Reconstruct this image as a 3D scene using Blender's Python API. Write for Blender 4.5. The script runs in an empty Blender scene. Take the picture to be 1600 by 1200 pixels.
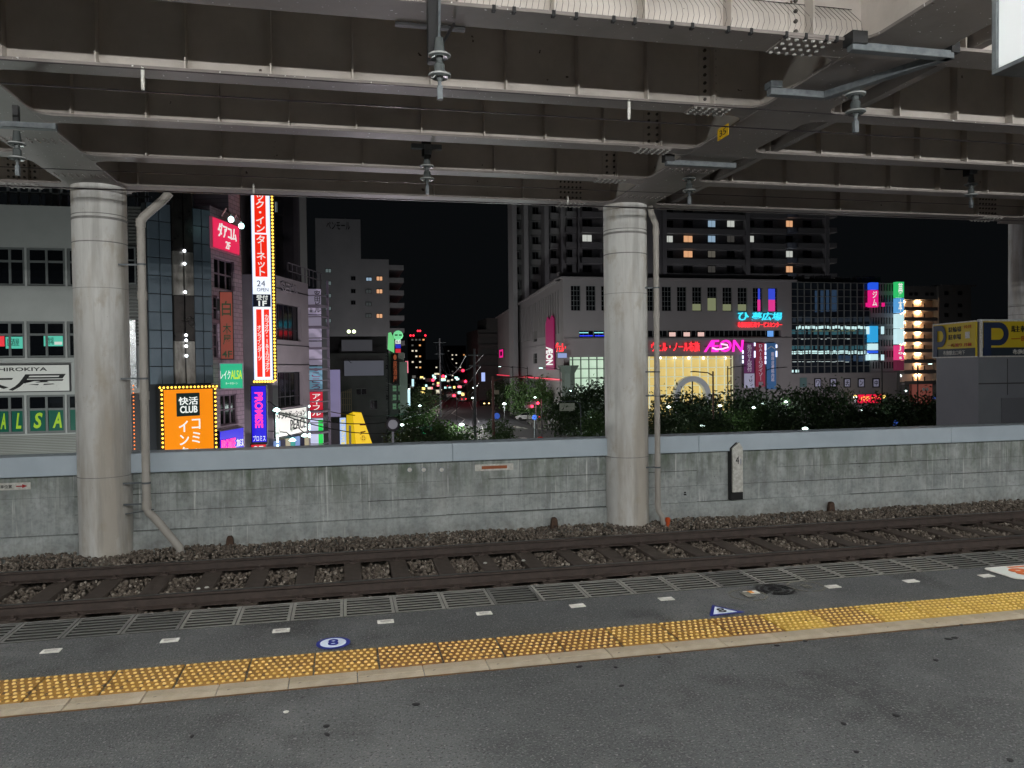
import bpy, bmesh, math, random
import numpy as np
from mathutils import Matrix, Vector
R = math.radians
rnd = random.Random(7)
SC = bpy.context.scene
COL = SC.collection
# ------------------------------------------------------------------ camera
F, H = 1207.0, 1.45
YAW, PIT, ROLL = R(12.3), R(-1.23), R(.65)
_f = Vector((math.sin(YAW)*math.cos(PIT), math.cos(YAW)*math.cos(PIT), math.sin(PIT)))
_r0 = Vector((math.cos(YAW), -math.sin(YAW), 0)); _u0 = _r0.cross(_f)
_r = _r0*math.cos(ROLL) - _u0*math.sin(ROLL); _u = _u0*math.cos(ROLL) + _r0*math.sin(ROLL)
EYE = Vector((0, 0, H))
cd = bpy.data.cameras.new('camera'); cam = bpy.data.objects.new('camera', cd); COL.objects.link(cam)
cd.sensor_width = 36; cd.lens = 36*F/1600; cd.clip_start = .05; cd.clip_end = 3000
cam.matrix_world = Matrix(((_r.x, _u.x, -_f.x, 0), (_r.y, _u.y, -_f.y, 0), (_r.z, _u.z, -_f.z, H), (0, 0, 0, 1)))
SC.camera = cam
# ------------------------------------------------------------------ world, exposure
w = bpy.data.worlds.new('World'); SC.world = w; w.use_nodes = True
bg = w.node_tree.nodes['Background']; bg.inputs[0].default_value = (.72, .86, 1, 1); bg.inputs[1].default_value = .0036
vs = SC.view_settings; vs.view_transform = 'Standard'; vs.look = 'None'; vs.exposure = 0; vs.gamma = 1; vs.use_curve_mapping = False
cy = SC.cycles; cy.use_denoising = True; cy.max_bounces = 8; cy.diffuse_bounces = 6; cy.glossy_bounces = 3
cy.sample_clamp_indirect = 4; cy.use_light_tree = True; cy.caustics_reflective = False; cy.caustics_refractive = False
try: cy.denoiser = 'OPENIMAGEDENOISE'
except Exception: pass
LAMP = 405.0       # platform tube brightness

# ------------------------------------------------------------------ helpers
def ray(px, py): return (_f*F + _r*(px-800) - _u*(py-600)).normalized()
def onY(px, py, Y):
    d = ray(px, py); return EYE + d*(Y/d.y)
def onZ(px, py, Z):
    d = ray(px, py); return EYE + d*((Z-H)/d.z)

class Frame:
    """vertical plane: x runs to the right along it, y goes into it, z is up"""
    def __init__(s, o, a=90):
        s.o = Vector(o); s.a = a; t = R(a)
        s.d = Vector((math.sin(t), math.cos(t), 0)); s.n = Vector((-math.cos(t), math.sin(t), 0))
        s.M = Matrix(((s.d.x, s.n.x, 0, s.o.x), (s.d.y, s.n.y, 0, s.o.y), (0, 0, 1, s.o.z), (0, 0, 0, 1)))
    def loc(s, px, py, out=0):
        d = ray(px, py); p0 = s.o - s.n*out
        q = EYE + d*((p0-EYE).dot(s.n)/d.dot(s.n)); v = q - s.o
        return v.dot(s.d), v.z
    def rect(s, xl, xr, yt, yb, out=0):
        xm = (xl+xr)/2
        return s.loc(xl, yt, out)[0], s.loc(xr, yt, out)[0], s.loc(xm, yb, out)[1], s.loc(xm, yt, out)[1]
    def at(s, x, y, z): return s.o + s.d*x + s.n*y + Vector((0, 0, z))
    def sub(s, x, z, y=0): return Frame(s.at(x, y, z), s.a)

class MB:
    def __init__(s): s.v = []; s.f = []; s.m = []
    def box(s, x0, x1, y0, y1, z0, z1, m=0):
        b = len(s.v)
        s.v += [(x0,y0,z0),(x1,y0,z0),(x1,y1,z0),(x0,y1,z0),(x0,y0,z1),(x1,y0,z1),(x1,y1,z1),(x0,y1,z1)]
        s.f += [tuple(b+i for i in q) for q in ((0,3,2,1),(4,5,6,7),(0,1,5,4),(1,2,6,5),(2,3,7,6),(3,0,4,7))]; s.m += [m]*6
        return s
    def quad(s, a, b, c, d, m=0):
        n = len(s.v); s.v += [tuple(a), tuple(b), tuple(c), tuple(d)]; s.f.append((n, n+1, n+2, n+3)); s.m.append(m); return s
    def prism(s, pts, z0, z1, axis='z', m=0):
        n = len(s.v); k = len(pts)
        def P(p, t): return (p[0], p[1], t) if axis == 'z' else ((p[0], t, p[1]) if axis == 'y' else (t, p[0], p[1]))
        s.v += [P(p, z0) for p in pts] + [P(p, z1) for p in pts]
        s.f += [tuple(range(n+k-1, n-1, -1)), tuple(range(n+k, n+2*k))] + [(n+i, n+(i+1) % k, n+k+(i+1) % k, n+k+i) for i in range(k)]
        s.m += [m]*(k+2); return s
    def tube(s, pts, r, seg=6, m=0, r1=None):
        pts = [Vector(p) for p in pts]; n = len(s.v); L = len(pts)
        for i, p in enumerate(pts):
            t = (pts[min(i+1, L-1)] - pts[max(i-1, 0)]).normalized()
            a = t.cross(Vector((0, 0, 1)) if abs(t.z) < .9 else Vector((1, 0, 0))).normalized(); b = t.cross(a)
            rr = r if r1 is None else r + (r1-r)*i/(L-1)
            for j in range(seg):
                th = 2*math.pi*j/seg; s.v.append(tuple(p + a*math.cos(th)*rr + b*math.sin(th)*rr))
        for i in range(L-1):
            for j in range(seg):
                k = (j+1) % seg; s.f.append((n+i*seg+j, n+i*seg+k, n+(i+1)*seg+k, n+(i+1)*seg+j)); s.m.append(m)
        s.f += [tuple(n+j for j in range(seg-1, -1, -1)), tuple(n+(L-1)*seg+j for j in range(seg))]; s.m += [m, m]
        return s
    def lathe(s, prof, seg=16, c=(0, 0, 0), m=0):
        n = len(s.v); L = len(prof)
        for r, z in prof:
            for j in range(seg):
                th = 2*math.pi*j/seg; s.v.append((c[0]+r*math.cos(th), c[1]+r*math.sin(th), c[2]+z))
        for i in range(L-1):
            for j in range(seg):
                k = (j+1) % seg; s.f.append((n+i*seg+j, n+i*seg+k, n+(i+1)*seg+k, n+(i+1)*seg+j)); s.m.append(m)
        s.f += [tuple(n+j for j in range(seg-1, -1, -1)), tuple(n+(L-1)*seg+j for j in range(seg))]; s.m += [m, m]
        return s
    def ball(s, c, r, seg=8, m=0):
        return s.lathe([(max(.001, r*math.sin(math.pi*i/5)), -r*math.cos(math.pi*i/5)) for i in range(6)], seg, c, m)
    def mesh(s, name, mats, smooth=False, bevel=0):
        me = bpy.data.meshes.new(name); me.from_pydata(s.v, [], s.f)
        for mm in (mats if isinstance(mats, (list, tuple)) else [mats]): me.materials.append(mm)
        me.polygons.foreach_set('material_index', s.m)
        bm = bmesh.new(); bm.from_mesh(me); bmesh.ops.recalc_face_normals(bm, faces=bm.faces)
        if bevel: bmesh.ops.bevel(bm, geom=[e for e in bm.edges if len(e.link_faces) == 2 and e.calc_face_angle(0) > .6], offset=bevel, segments=1, affect='EDGES', clamp_overlap=True)
        bm.to_mesh(me); bm.free()
        if smooth:
            me.polygons.foreach_set('use_smooth', [True]*len(me.polygons))
            try: me.set_sharp_from_angle(angle=R(40))
            except Exception: pass
        return me
    def build(s, name, mats, parent=None, smooth=False, bevel=0, kind=None, loc=None, scale=None):
        return link(name, s.mesh(name, mats, smooth, bevel), parent, kind, loc, None, scale)

def link(name, me, parent=None, kind=None, loc=None, rot=None, scale=None):
    o = bpy.data.objects.new(name, me); COL.objects.link(o)
    if parent: o.parent = parent
    if kind: o['kind'] = kind
    if loc is not None: o.location = loc
    if rot is not None: o.rotation_euler = rot
    if scale is not None: o.scale = scale
    return o
def tag(o, label, cat, group=None):
    o['label'] = label; o['category'] = cat
    if group: o['group'] = group
    return o
def thing(name, label, cat, fr=None, group=None, loc=None):
    o = bpy.data.objects.new(name, None); COL.objects.link(o); o.empty_display_size = .2
    if fr is not None: o.matrix_world = fr.M
    elif loc is not None: o.location = loc
    return tag(o, label, cat, group)
def copy_thing(root, label=None, loc=None, rotz=None, scale=None):
    r = root.copy(); COL.objects.link(r)
    if loc is not None: r.location = loc
    if rotz is not None: r.rotation_euler = (0, 0, rotz)
    if scale is not None: r.scale = scale
    if label: r['label'] = label
    for ch in list(root.children):
        c = ch.copy(); COL.objects.link(c); c.parent = r
        for g in list(ch.children):
            d = g.copy(); COL.objects.link(d); d.parent = c
    return r

# ------------------------------------------------------------------ materials
def srgb(r, g, b): return tuple(((c/255)/12.92 if c <= 10 else ((c/255+.055)/1.055)**2.4) for c in (r, g, b))
_mats = {}
def mat(name, c, c2=None, scale=4, rough=.7, metal=0, bump=0, bscale=40, streak=0, emit=None, es=0, speck=None, spec=.4, detail=6, lo=.35, hi=.65, stain=None):
    if name in _mats: return _mats[name]
    m = bpy.data.materials.new(name); m.use_nodes = True; nt = m.node_tree; N = nt.nodes; L = nt.links; P = N['Principled BSDF']
    P.inputs['Base Color'].default_value = (*c, 1); P.inputs['Roughness'].default_value = rough; P.inputs['Metallic'].default_value = metal
    P.inputs['Specular IOR Level'].default_value = spec
    if c2 is not None or bump or speck or stain:
        tc = N.new('ShaderNodeTexCoord'); mp = N.new('ShaderNodeMapping'); L.new(tc.outputs['Object'], mp.inputs[0])
        if streak: mp.inputs['Scale'].default_value = (1, 1, streak)
    out = None
    if c2 is not None:
        n1 = N.new('ShaderNodeTexNoise'); n1.inputs['Scale'].default_value = scale; n1.inputs['Detail'].default_value = detail; n1.inputs['Roughness'].default_value = .65
        L.new(mp.outputs[0], n1.inputs['Vector'])
        rp = N.new('ShaderNodeValToRGB'); rp.color_ramp.elements[0].position = lo; rp.color_ramp.elements[1].position = hi
        rp.color_ramp.elements[0].color = (*c, 1); rp.color_ramp.elements[1].color = (*c2, 1)
        L.new(n1.outputs['Fac'], rp.inputs[0]); out = rp.outputs[0]
        mr = N.new('ShaderNodeMapRange'); mr.inputs[3].default_value = max(0, rough-.12); mr.inputs[4].default_value = min(1, rough+.12)
        L.new(n1.outputs['Fac'], mr.inputs[0]); L.new(mr.outputs[0], P.inputs['Roughness'])
    for (sc_, sv, a_, b_, col, k_) in (stain or []):
        m2 = N.new('ShaderNodeMapping'); m2.inputs['Scale'].default_value = sv; L.new(tc.outputs['Object'], m2.inputs[0])
        n2 = N.new('ShaderNodeTexNoise'); n2.inputs['Scale'].default_value = sc_; n2.inputs['Detail'].default_value = 7; n2.inputs['Roughness'].default_value = .62; L.new(m2.outputs[0], n2.inputs['Vector'])
        r2 = N.new('ShaderNodeMapRange'); r2.inputs[1].default_value = a_; r2.inputs[2].default_value = b_; r2.inputs[4].default_value = k_; L.new(n2.outputs['Fac'], r2.inputs[0])
        mx = N.new('ShaderNodeMix'); mx.data_type = 'RGBA'; L.new(r2.outputs[0], mx.inputs['Factor'])
        if out is not None: L.new(out, mx.inputs['A'])
        else: mx.inputs['A'].default_value = (*c, 1)
        mx.inputs['B'].default_value = (*col, 1); out = mx.outputs['Result']
    if speck:
        for (sc_, thr, col) in speck:
            n2 = N.new('ShaderNodeTexNoise'); n2.inputs['Scale'].default_value = sc_; n2.inputs['Detail'].default_value = 3
            L.new(tc.outputs['Object'], n2.inputs['Vector'])
            r2 = N.new('ShaderNodeMapRange'); r2.inputs[1].default_value = thr; r2.inputs[2].default_value = thr+.02
            L.new(n2.outputs['Fac'], r2.inputs[0])
            mx = N.new('ShaderNodeMix'); mx.data_type = 'RGBA'
            L.new(r2.outputs[0], mx.inputs['Factor'])
            if out is not None: L.new(out, mx.inputs['A'])
            else: mx.inputs['A'].default_value = (*c, 1)
            mx.inputs['B'].default_value = (*col, 1); out = mx.outputs['Result']
    if out is not None: L.new(out, P.inputs['Base Color'])
    if bump:
        nb = N.new('ShaderNodeTexNoise'); nb.inputs['Scale'].default_value = bscale; nb.inputs['Detail'].default_value = 4; L.new(tc.outputs['Object'], nb.inputs['Vector'])
        b = N.new('ShaderNodeBump'); b.inputs['Strength'].default_value = bump; b.inputs['Distance'].default_value = .02
        L.new(nb.outputs['Fac'], b.inputs['Height']); L.new(b.outputs[0], P.inputs['Normal'])
    if emit is not None:
        P.inputs['Emission Color'].default_value = (*emit, 1); P.inputs['Emission Strength'].default_value = es
    _mats[name] = m; return m
def glow(name, rgb, s=1.0):
    c = srgb(*rgb); return mat('glow_'+name, tuple(x*.4 for x in c), emit=c, es=s, rough=.4)
def paint(name, rgb, rough=.6, **k): return mat(name, srgb(*rgb), rough=rough, **k)

def asphalt_mat():
    return mat('platform_asphalt', (.060, .064, .066), (.100, .106, .108), scale=.9, rough=.55, bump=.8, bscale=130, detail=12, lo=.3, hi=.7,
            speck=[(95, .585, (.17, .17, .165)), (80, .60, (.035, .037, .039)), (60, .66, (.25, .25, .245)), (42, .70, (.02, .02, .022)), (8, .75, (.016, .016, .017))],
            stain=[(.55, (1, 1, 1), .50, .62, (.155, .16, .16), .8), (1.5, (1, 1, 1), .53, .64, (.032, .034, .036), .75), (5.5, (1, 1, 1), .52, .72, (.15, .152, .15), .5), (3, (.25, 3, 1), .60, .72, (.13, .13, .13), .4)])
def wall_mat():
    m = bpy.data.materials.new('weathered_concrete'); m.use_nodes = True; nt = m.node_tree; N = nt.nodes; L = nt.links; P = N['Principled BSDF']
    P.inputs['Roughness'].default_value = .85
    tc = N.new('ShaderNodeTexCoord'); sep = N.new('ShaderNodeSeparateXYZ'); L.new(tc.outputs['Object'], sep.inputs[0])
    def noise(scale, sx=1, sz=1, det=6, ro=.6):
        mp = N.new('ShaderNodeMapping'); mp.inputs['Scale'].default_value = (sx, 1, sz); L.new(tc.outputs['Object'], mp.inputs[0])
        n = N.new('ShaderNodeTexNoise'); n.inputs['Scale'].default_value = scale; n.inputs['Detail'].default_value = det; n.inputs['Roughness'].default_value = ro
        L.new(mp.outputs[0], n.inputs['Vector']); return n.outputs['Fac']
    def rng(v, a, b, c=0, d=1):
        r = N.new('ShaderNodeMapRange'); r.inputs[1].default_value = a; r.inputs[2].default_value = b; r.inputs[3].default_value = c; r.inputs[4].default_value = d
        L.new(v, r.inputs[0]); return r.outputs[0]
    def mix(fac, a, b):
        x = N.new('ShaderNodeMix'); x.data_type = 'RGBA'; L.new(fac, x.inputs['Factor'])
        for s_, v in (('A', a), ('B', b)):
            if isinstance(v, tuple): x.inputs[s_].default_value = (*v, 1)
            else: L.new(v, x.inputs[s_])
        return x.outputs['Result']
    def mul(a, b):
        x = N.new('ShaderNodeMath'); x.operation = 'MULTIPLY'; L.new(a, x.inputs[0]); L.new(b, x.inputs[1]); return x.outputs[0]
    base = mix(rng(noise(2.2, det=8), .35, .65), (.33, .36, .36), (.52, .555, .55))
    base = mix(rng(noise(14, det=5), .45, .7, 0, .45), base, (.16, .165, .16))
    pale = mul(rng(noise(2.1, 1.7, .2), .50, .72), rng(sep.outputs['Z'], -1.0, -.1, .25, .7))
    base = mix(pale, base, (.50, .51, .49))
    dark = mul(rng(noise(2.6, 1.3, .3), .48, .72), rng(sep.outputs['Z'], -1.0, -.08, .0, .6))
    base = mix(dark, base, (.115, .118, .105))
    moss = mul(mul(rng(noise(1.0, 1.6, .5), .40, .58), rng(noise(4, 1.4, .4), .38, .6)), rng(sep.outputs['Z'], -.75, -.1, 0, .85))
    base = mix(moss, base, (.10, .14, .085))
    fine = mul(rng(noise(9, 2.2, .10, 4), .50, .66), rng(sep.outputs['Z'], -1.25, -.1, .15, .6))
    base = mix(fine, base, (.20, .215, .205))
    drip = mul(rng(noise(11, 2.0, .07, 3), .60, .68), rng(noise(1.3, 1, 1, 3), .45, .60))
    base = mix(drip, base, (.62, .64, .62))
    hole = rng(noise(17, 1, 1, 2), .765, .78)
    base = mix(hole, base, (.03, .03, .03))
    foot = mul(rng(noise(7, 1, .6), .4, .62), rng(sep.outputs['Z'], -1.0, -1.28, 0, .7))
    base = mix(foot, base, (.15, .135, .105))
    L.new(base, P.inputs['Base Color'])
    b = N.new('ShaderNodeBump'); b.inputs['Strength'].default_value = .5; b.inputs['Distance'].default_value = .02
    L.new(noise(28, det=5), b.inputs['Height']); L.new(b.outputs[0], P.inputs['Normal'])
    return m
def stone_mat():
    m = bpy.data.materials.new('ballast_stone'); m.use_nodes = True; nt = m.node_tree; N = nt.nodes; L = nt.links; P = N['Principled BSDF']
    g = N.new('ShaderNodeNewGeometry'); rp = N.new('ShaderNodeValToRGB'); e = rp.color_ramp.elements
    e[0].color = (.080, .064, .053, 1); e[1].color = (.46, .41, .35, 1)
    a = e.new(.5); a.color = (.155, .125, .10, 1); b = e.new(.90); b.color = (.23, .195, .16, 1)
    L.new(g.outputs['Random Per Island'], rp.inputs[0]); L.new(rp.outputs[0], P.inputs['Base Color']); P.inputs['Roughness'].default_value = .85
    return m
def brick_mat(name, c1, c2, mortar, sx, sz):
    m = bpy.data.materials.new(name); m.use_nodes = True; nt = m.node_tree; N = nt.nodes; L = nt.links; P = N['Principled BSDF']
    tc = N.new('ShaderNodeTexCoord'); sep = N.new('ShaderNodeSeparateXYZ'); cmb = N.new('ShaderNodeCombineXYZ'); L.new(tc.outputs['Object'], sep.inputs[0])
    L.new(sep.outputs['X'], cmb.inputs['X']); L.new(sep.outputs['Z'], cmb.inputs['Y'])
    b = N.new('ShaderNodeTexBrick'); b.inputs['Scale'].default_value = 1; b.inputs['Brick Width'].default_value = sx; b.inputs['Row Height'].default_value = sz
    b.inputs['Mortar Size'].default_value = .012; b.inputs['Color1'].default_value = (*c1, 1); b.inputs['Color2'].default_value = (*c2, 1); b.inputs['Mortar'].default_value = (*mortar, 1)
    L.new(cmb.outputs[0], b.inputs['Vector']); L.new(b.outputs['Color'], P.inputs['Base Color']); P.inputs['Roughness'].default_value = .6
    return m
def leaf_mat(name, a, b):
    m = bpy.data.materials.new(name); m.use_nodes = True; nt = m.node_tree; N = nt.nodes; L = nt.links; P = N['Principled BSDF']
    g = N.new('ShaderNodeNewGeometry'); mx = N.new('ShaderNodeMix'); mx.data_type = 'RGBA'; L.new(g.outputs['Random Per Island'], mx.inputs['Factor'])
    mx.inputs['A'].default_value = (*a, 1); mx.inputs['B'].default_value = (*b, 1); L.new(mx.outputs['Result'], P.inputs['Base Color']); P.inputs['Roughness'].default_value = .55
    P.inputs['Transmission Weight'].default_value = 0
    return m

M_ASPH = asphalt_mat(); M_WALL = wall_mat(); M_STONE = stone_mat()
M_STEEL = mat('girder_paint', (.50, .455, .41), (.62, .565, .515), scale=1.6, rough=.55, bump=.06, bscale=60, speck=[(9, .73, (.07, .05, .04))])
M_FLANGE = mat('flange_paint', (.18, .158, .146), (.235, .208, .194), scale=2.2, rough=.5, bump=.05, bscale=60, speck=[(26, .70, (.75, .74, .72)), (11, .74, (.09, .06, .045))])
M_GALV = mat('galvanised_steel', (.10, .115, .125), (.16, .175, .185), scale=14, rough=.5, metal=.3)
M_BLACK = mat('black_steel', (.014, .014, .015), rough=.5)
M_BOLT = mat('bolt_dark', (.07, .062, .055), rough=.5)
M_COLUMN = mat('column_concrete', (.60, .595, .575), (.78, .775, .75), scale=1.3, rough=.75, stain=[(1.1, (1.6, 1.6, .22), .46, .60, (.36, .30, .22), .6), (2.6, (1.8, 1.8, .12), .52, .66, (.30, .29, .27), .5), (5, (1, 1, .5), .56, .70, (.42, .36, .27), .5)], bump=.10, bscale=60, streak=.35, speck=[(38, .74, (.26, .22, .17))])
M_RING = mat('column_ring', (.20, .195, .185), (.30, .295, .28), scale=8, rough=.8)
M_PIPE = mat('pipe_plastic', (.38, .355, .32), (.46, .435, .40), scale=4, rough=.55, streak=.4)
M_CAP = mat('cap_panel_paint', (.46, .54, .61), (.52, .60, .67), scale=1.2, rough=.42, speck=[(24, .77, (.3, .33, .35))])
M_RAIL = mat('rail_rust', (.050, .038, .033), (.078, .058, .050), scale=9, rough=.6, bump=.2, bscale=70)
M_RAILTOP = mat('rail_top', (.10, .095, .09), rough=.35, metal=.8)
M_SLEEP = mat('sleeper_brown', (.085, .067, .056), (.13, .105, .09), scale=7, rough=.8, bump=.3, bscale=60)
M_GRATE = mat('grating_concrete', (.15, .148, .138), (.25, .245, .225), scale=6, rough=.55, bump=.2, bscale=80)
M_KERB = mat('kerb_concrete', (.27, .225, .165), (.38, .325, .25), scale=5, rough=.75, bump=.25, bscale=90, speck=[(30, .70, (.12, .10, .08))])
M_TILE = mat('tactile_yellow', (.19, .093, .024), (.34, .18, .032), scale=5, rough=.6, bump=.15, bscale=90, speck=[(34, .60, (.10, .055, .032)), (9, .66, (.09, .06, .04))])
M_STUD = mat('tactile_stud', (.60, .40, .12), (.82, .60, .24), scale=12, rough=.5)
M_WHITE = paint('white_plate', (225, 224, 218), .5, c2=srgb(190, 188, 180), scale=20)
M_DGLASS = mat('dark_window_glass', (.006, .007, .009), rough=.06, spec=.5)
M_FRAME = mat('window_frame_grey', (.17, .18, .18), rough=.5)
M_FRAMED = mat('window_frame_dark', (.04, .04, .045), rough=.5)
M_GLASSL = mat('window_lit_dim', (.05, .05, .05), emit=srgb(150, 160, 130), es=.35)
W_ORANGE = glow('window_orange', (255, 190, 140), .7); W_WHITE = glow('window_white', (235, 240, 235), .9); W_DIMW = glow('window_whitish', (225, 228, 220), .62); W_COOL = glow('window_cool', (170, 200, 225), .6)
BULB_Y = glow('bulb_yellow', (255, 196, 70), 3.0); BULB_C = glow('bulb_cyan', (200, 255, 250), 5.0)

# ------------------------------------------------------------------ text
_tc = {}
def text_mesh(body, mats, ext=.01, bold=0.0, spacing=1.0, shear=0.0):
    if any(ord(ch) > 0x3000 for ch in body): bold = min(bold, .011)
    k = (body, mats.name, ext, bold, spacing, shear)
    if k in _tc: return _tc[k]
    c = bpy.data.curves.new('lettering', 'FONT'); c.body = body; c.align_x = 'CENTER'; c.size = 1; c.extrude = ext; c.offset = bold; c.resolution_u = 3
    c.space_line = spacing; c.shear = shear
    o = bpy.data.objects.new('t', c); COL.objects.link(o)
    dg = bpy.context.evaluated_depsgraph_get(); me = bpy.data.meshes.new_from_object(o.evaluated_get(dg))
    bpy.data.objects.remove(o); me.name = 'lettering'
    n = len(me.vertices); co = np.empty(n*3, 'f'); me.vertices.foreach_get('co', co); co = co.reshape(-1, 3)
    mn, mx = co.min(0), co.max(0)
    co[:, 0] = (co[:, 0]-(mn[0]+mx[0])/2)/max(mx[0]-mn[0], 1e-4); co[:, 1] = (co[:, 1]-(mn[1]+mx[1])/2)/max(mx[1]-mn[1], 1e-4)
    co[:, 2] = np.where(co[:, 2] > 0, 0, 1)
    out = np.stack([co[:, 0], co[:, 2], co[:, 1]], 1)    # unit text standing in XZ, thickness in Y 0..1
    me.vertices.foreach_set('co', out.reshape(-1)); me.materials.clear(); me.materials.append(mats); me.update()
    _tc[k] = me; return me
def text(parent, body, x0, x1, z0, z1, y, m, th=.02, bold=.0, spacing=1.0, rot=0, name='lettering', shear=0.0, flat=False):
    """body fitted into the rectangle; front at y-th, back at y. rot=-90 reads downwards. flat: lies on the ground"""
    me = text_mesh(body, m, .01, bold, spacing, shear)
    cx, cz, wd, ht = (x0+x1)/2, (z0+z1)/2, x1-x0, z1-z0
    o = link(name, me, parent)
    if flat:
        o.matrix_local = Matrix.Translation((cx, cz, y)) @ Matrix.Rotation(R(rot), 4, 'Z') @ Matrix.Rotation(R(-90), 4, 'X') @ Matrix.Diagonal((wd, th, ht, 1))
    else:
        if rot: wd, ht = ht, wd
        o.matrix_local = Matrix.Translation((cx, y-th, cz)) @ Matrix.Rotation(R(-rot), 4, 'Y') @ Matrix.Diagonal((wd, th, ht, 1))
    return o
def vt(s): return '\n'.join(s)

# ================================================================== LARGE STRUCTURE
GZ = -8.0    # street level under the elevated tracks
# ---- platform
g = MB(); g.box(-14, 26, -7, 3.612, -1.1, 0); g.box(-14, 26, 3.612, 4.045, -1.1, -.006); g.box(-14, 26, 4.045, 4.60, -1.1, 0)
g.box(-14, 26, 4.60, 4.93, -1.1, -.38); g.box(-14, 26, 4.93, 4.975, -1.1, -.004)
platform = g.build('platform', M_ASPH, kind='structure')
# drainage grating panels with open slots
gp = MB(); PW = .298
gp.box(0, .018, 0, .36, -.05, .002); gp.box(PW-.018, PW, 0, .36, -.05, .002)
gp.box(.018, PW-.018, 0, .022, -.05, .002); gp.box(.018, PW-.018, .338, .36, -.05, .002)
for k in range(6):
    y = .022+.316*(k+.72)/6.2; gp.box(.018, PW-.018, y, y+.021, -.03, 0)
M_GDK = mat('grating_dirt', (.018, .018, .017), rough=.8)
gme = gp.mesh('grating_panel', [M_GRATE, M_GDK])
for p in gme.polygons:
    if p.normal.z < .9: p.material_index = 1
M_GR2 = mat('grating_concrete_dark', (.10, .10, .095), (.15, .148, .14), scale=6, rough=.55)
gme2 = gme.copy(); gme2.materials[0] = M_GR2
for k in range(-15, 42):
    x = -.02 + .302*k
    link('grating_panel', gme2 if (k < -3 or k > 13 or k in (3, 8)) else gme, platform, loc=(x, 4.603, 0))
MB().box(-14, 26, 3.604, 3.6145, -.01, .0025).build('seal_strip', mat('rust_seal', (.16, .075, .02), (.07, .04, .02), scale=12, rough=.7), platform)
# tactile tiles
tb = MB(); tb.box(-.1515, .1515, -.147, .147, -.005, .004)
tme = tb.mesh('tactile_tile', M_TILE, bevel=.003)
M_TILE_B = mat('tactile_yellow_newer', (.34, .20, .03), (.50, .32, .045), scale=6, rough=.6, bump=.15, bscale=90, speck=[(30, .64, (.14, .08, .035))])
M_TILE_C = mat('tactile_brown', (.15, .07, .022), (.26, .125, .03), scale=6, rough=.6, bump=.15, bscale=90, speck=[(24, .60, (.08, .045, .03))])
tmv = [tme, tme.copy(), tme.copy()]; tmv[1].materials[0] = M_TILE_B; tmv[2].materials[0] = M_TILE_C
st = MB()
for j in range(7):
    for i in range(9):
        x = -.1515+.303*(i+.30+(.42 if j % 2 else 0))/9.05; y = -.147+.294*(j+.5)/7
        st.lathe([(.0092, 0), (.0083, .0035), (.005, .0055)], 7, (x, y, .004))
sme = st.mesh('stud', M_STUD, smooth=True)
for k in range(-14, 38):
    t = link('tactile_tile', tmv[(1 if rnd.random() < .75 else 0) if k > 6 else (2 if rnd.random() < .4 else 0)], platform, loc=(.306+.311*k-.003*rnd.random(), 3.895+rnd.uniform(-.002, .002), rnd.uniform(-.001, .001)), rot=(0, 0, R(rnd.uniform(-.4, .4))))
    link('stud_field', sme, t)
# edging blocks
kb = MB(); kb.prism([(.062, 0), (-.062, 0), (-.062, .003), (-.012, .006), (-.010, .002), (-.004, .002), (-.002, .006), (.062, .006)][::-1], 0, .305, axis='x')
kme = MB().mesh('x', M_KERB)
kb2 = MB(); kb2.box(0, .306, -.064, -.006, -.005, .006); kb2.box(0, .306, -.006, 0, -.005, .002); kb2.box(0, .306, 0, .062, -.005, .006)
kme = kb2.mesh('edging_block', M_KERB, bevel=.0015)
for k in range(-14, 38): link('edging_block', kme, platform, loc=(.045+.311*k, 3.679+rnd.uniform(-.002, .002), rnd.uniform(-.001, .001)), rot=(0, 0, R(rnd.uniform(-.3, .3))))
# canopy over the platform with its tubes and an added rear fill row (off camera, they light the place)
c = thing('platform_canopy', 'pale platform roof above the camera side of the platform', 'canopy', loc=(0, 0, 4.05))
b = MB(); b.box(-16, 26, -7, 3.0, .12, .2); b.build('roof', mat('canopy_paint', (.45, .45, .44), rough=.6), c)
b = MB()
for x in range(-15, 26, 4): b.box(x-.06, x+.06, -7, 2.95, -.06, .12)
b.build('rafter', M_STEEL, c, kind='stuff')
lm = MB(); lm.tube([(-.6, 0, -.06), (.6, 0, -.06)], .016, 8); lme = lm.mesh('tube', mat('tube_light', (.8, .8, .8), emit=(.98, .985, .96), es=LAMP))
hm = MB(); hm.box(-.64, .64, -.05, .05, -.03, .03); hme = hm.mesh('housing', M_WHITE)
i = 0
for (yy, xs) in ((2.0, range(-15, 26, 2)), (-3.0, range(-14, 26, 4))):
    for x in xs:
        l = thing('tube_or_fill_lamp', 'white fluorescent tube lamp or added fill tube under the platform roof', 'lamp', loc=(x, yy, 3.83), group='tube lamps and added fill tubes under the platform roof')
        link('housing', hme, l); link('tube', lme, l)

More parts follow.
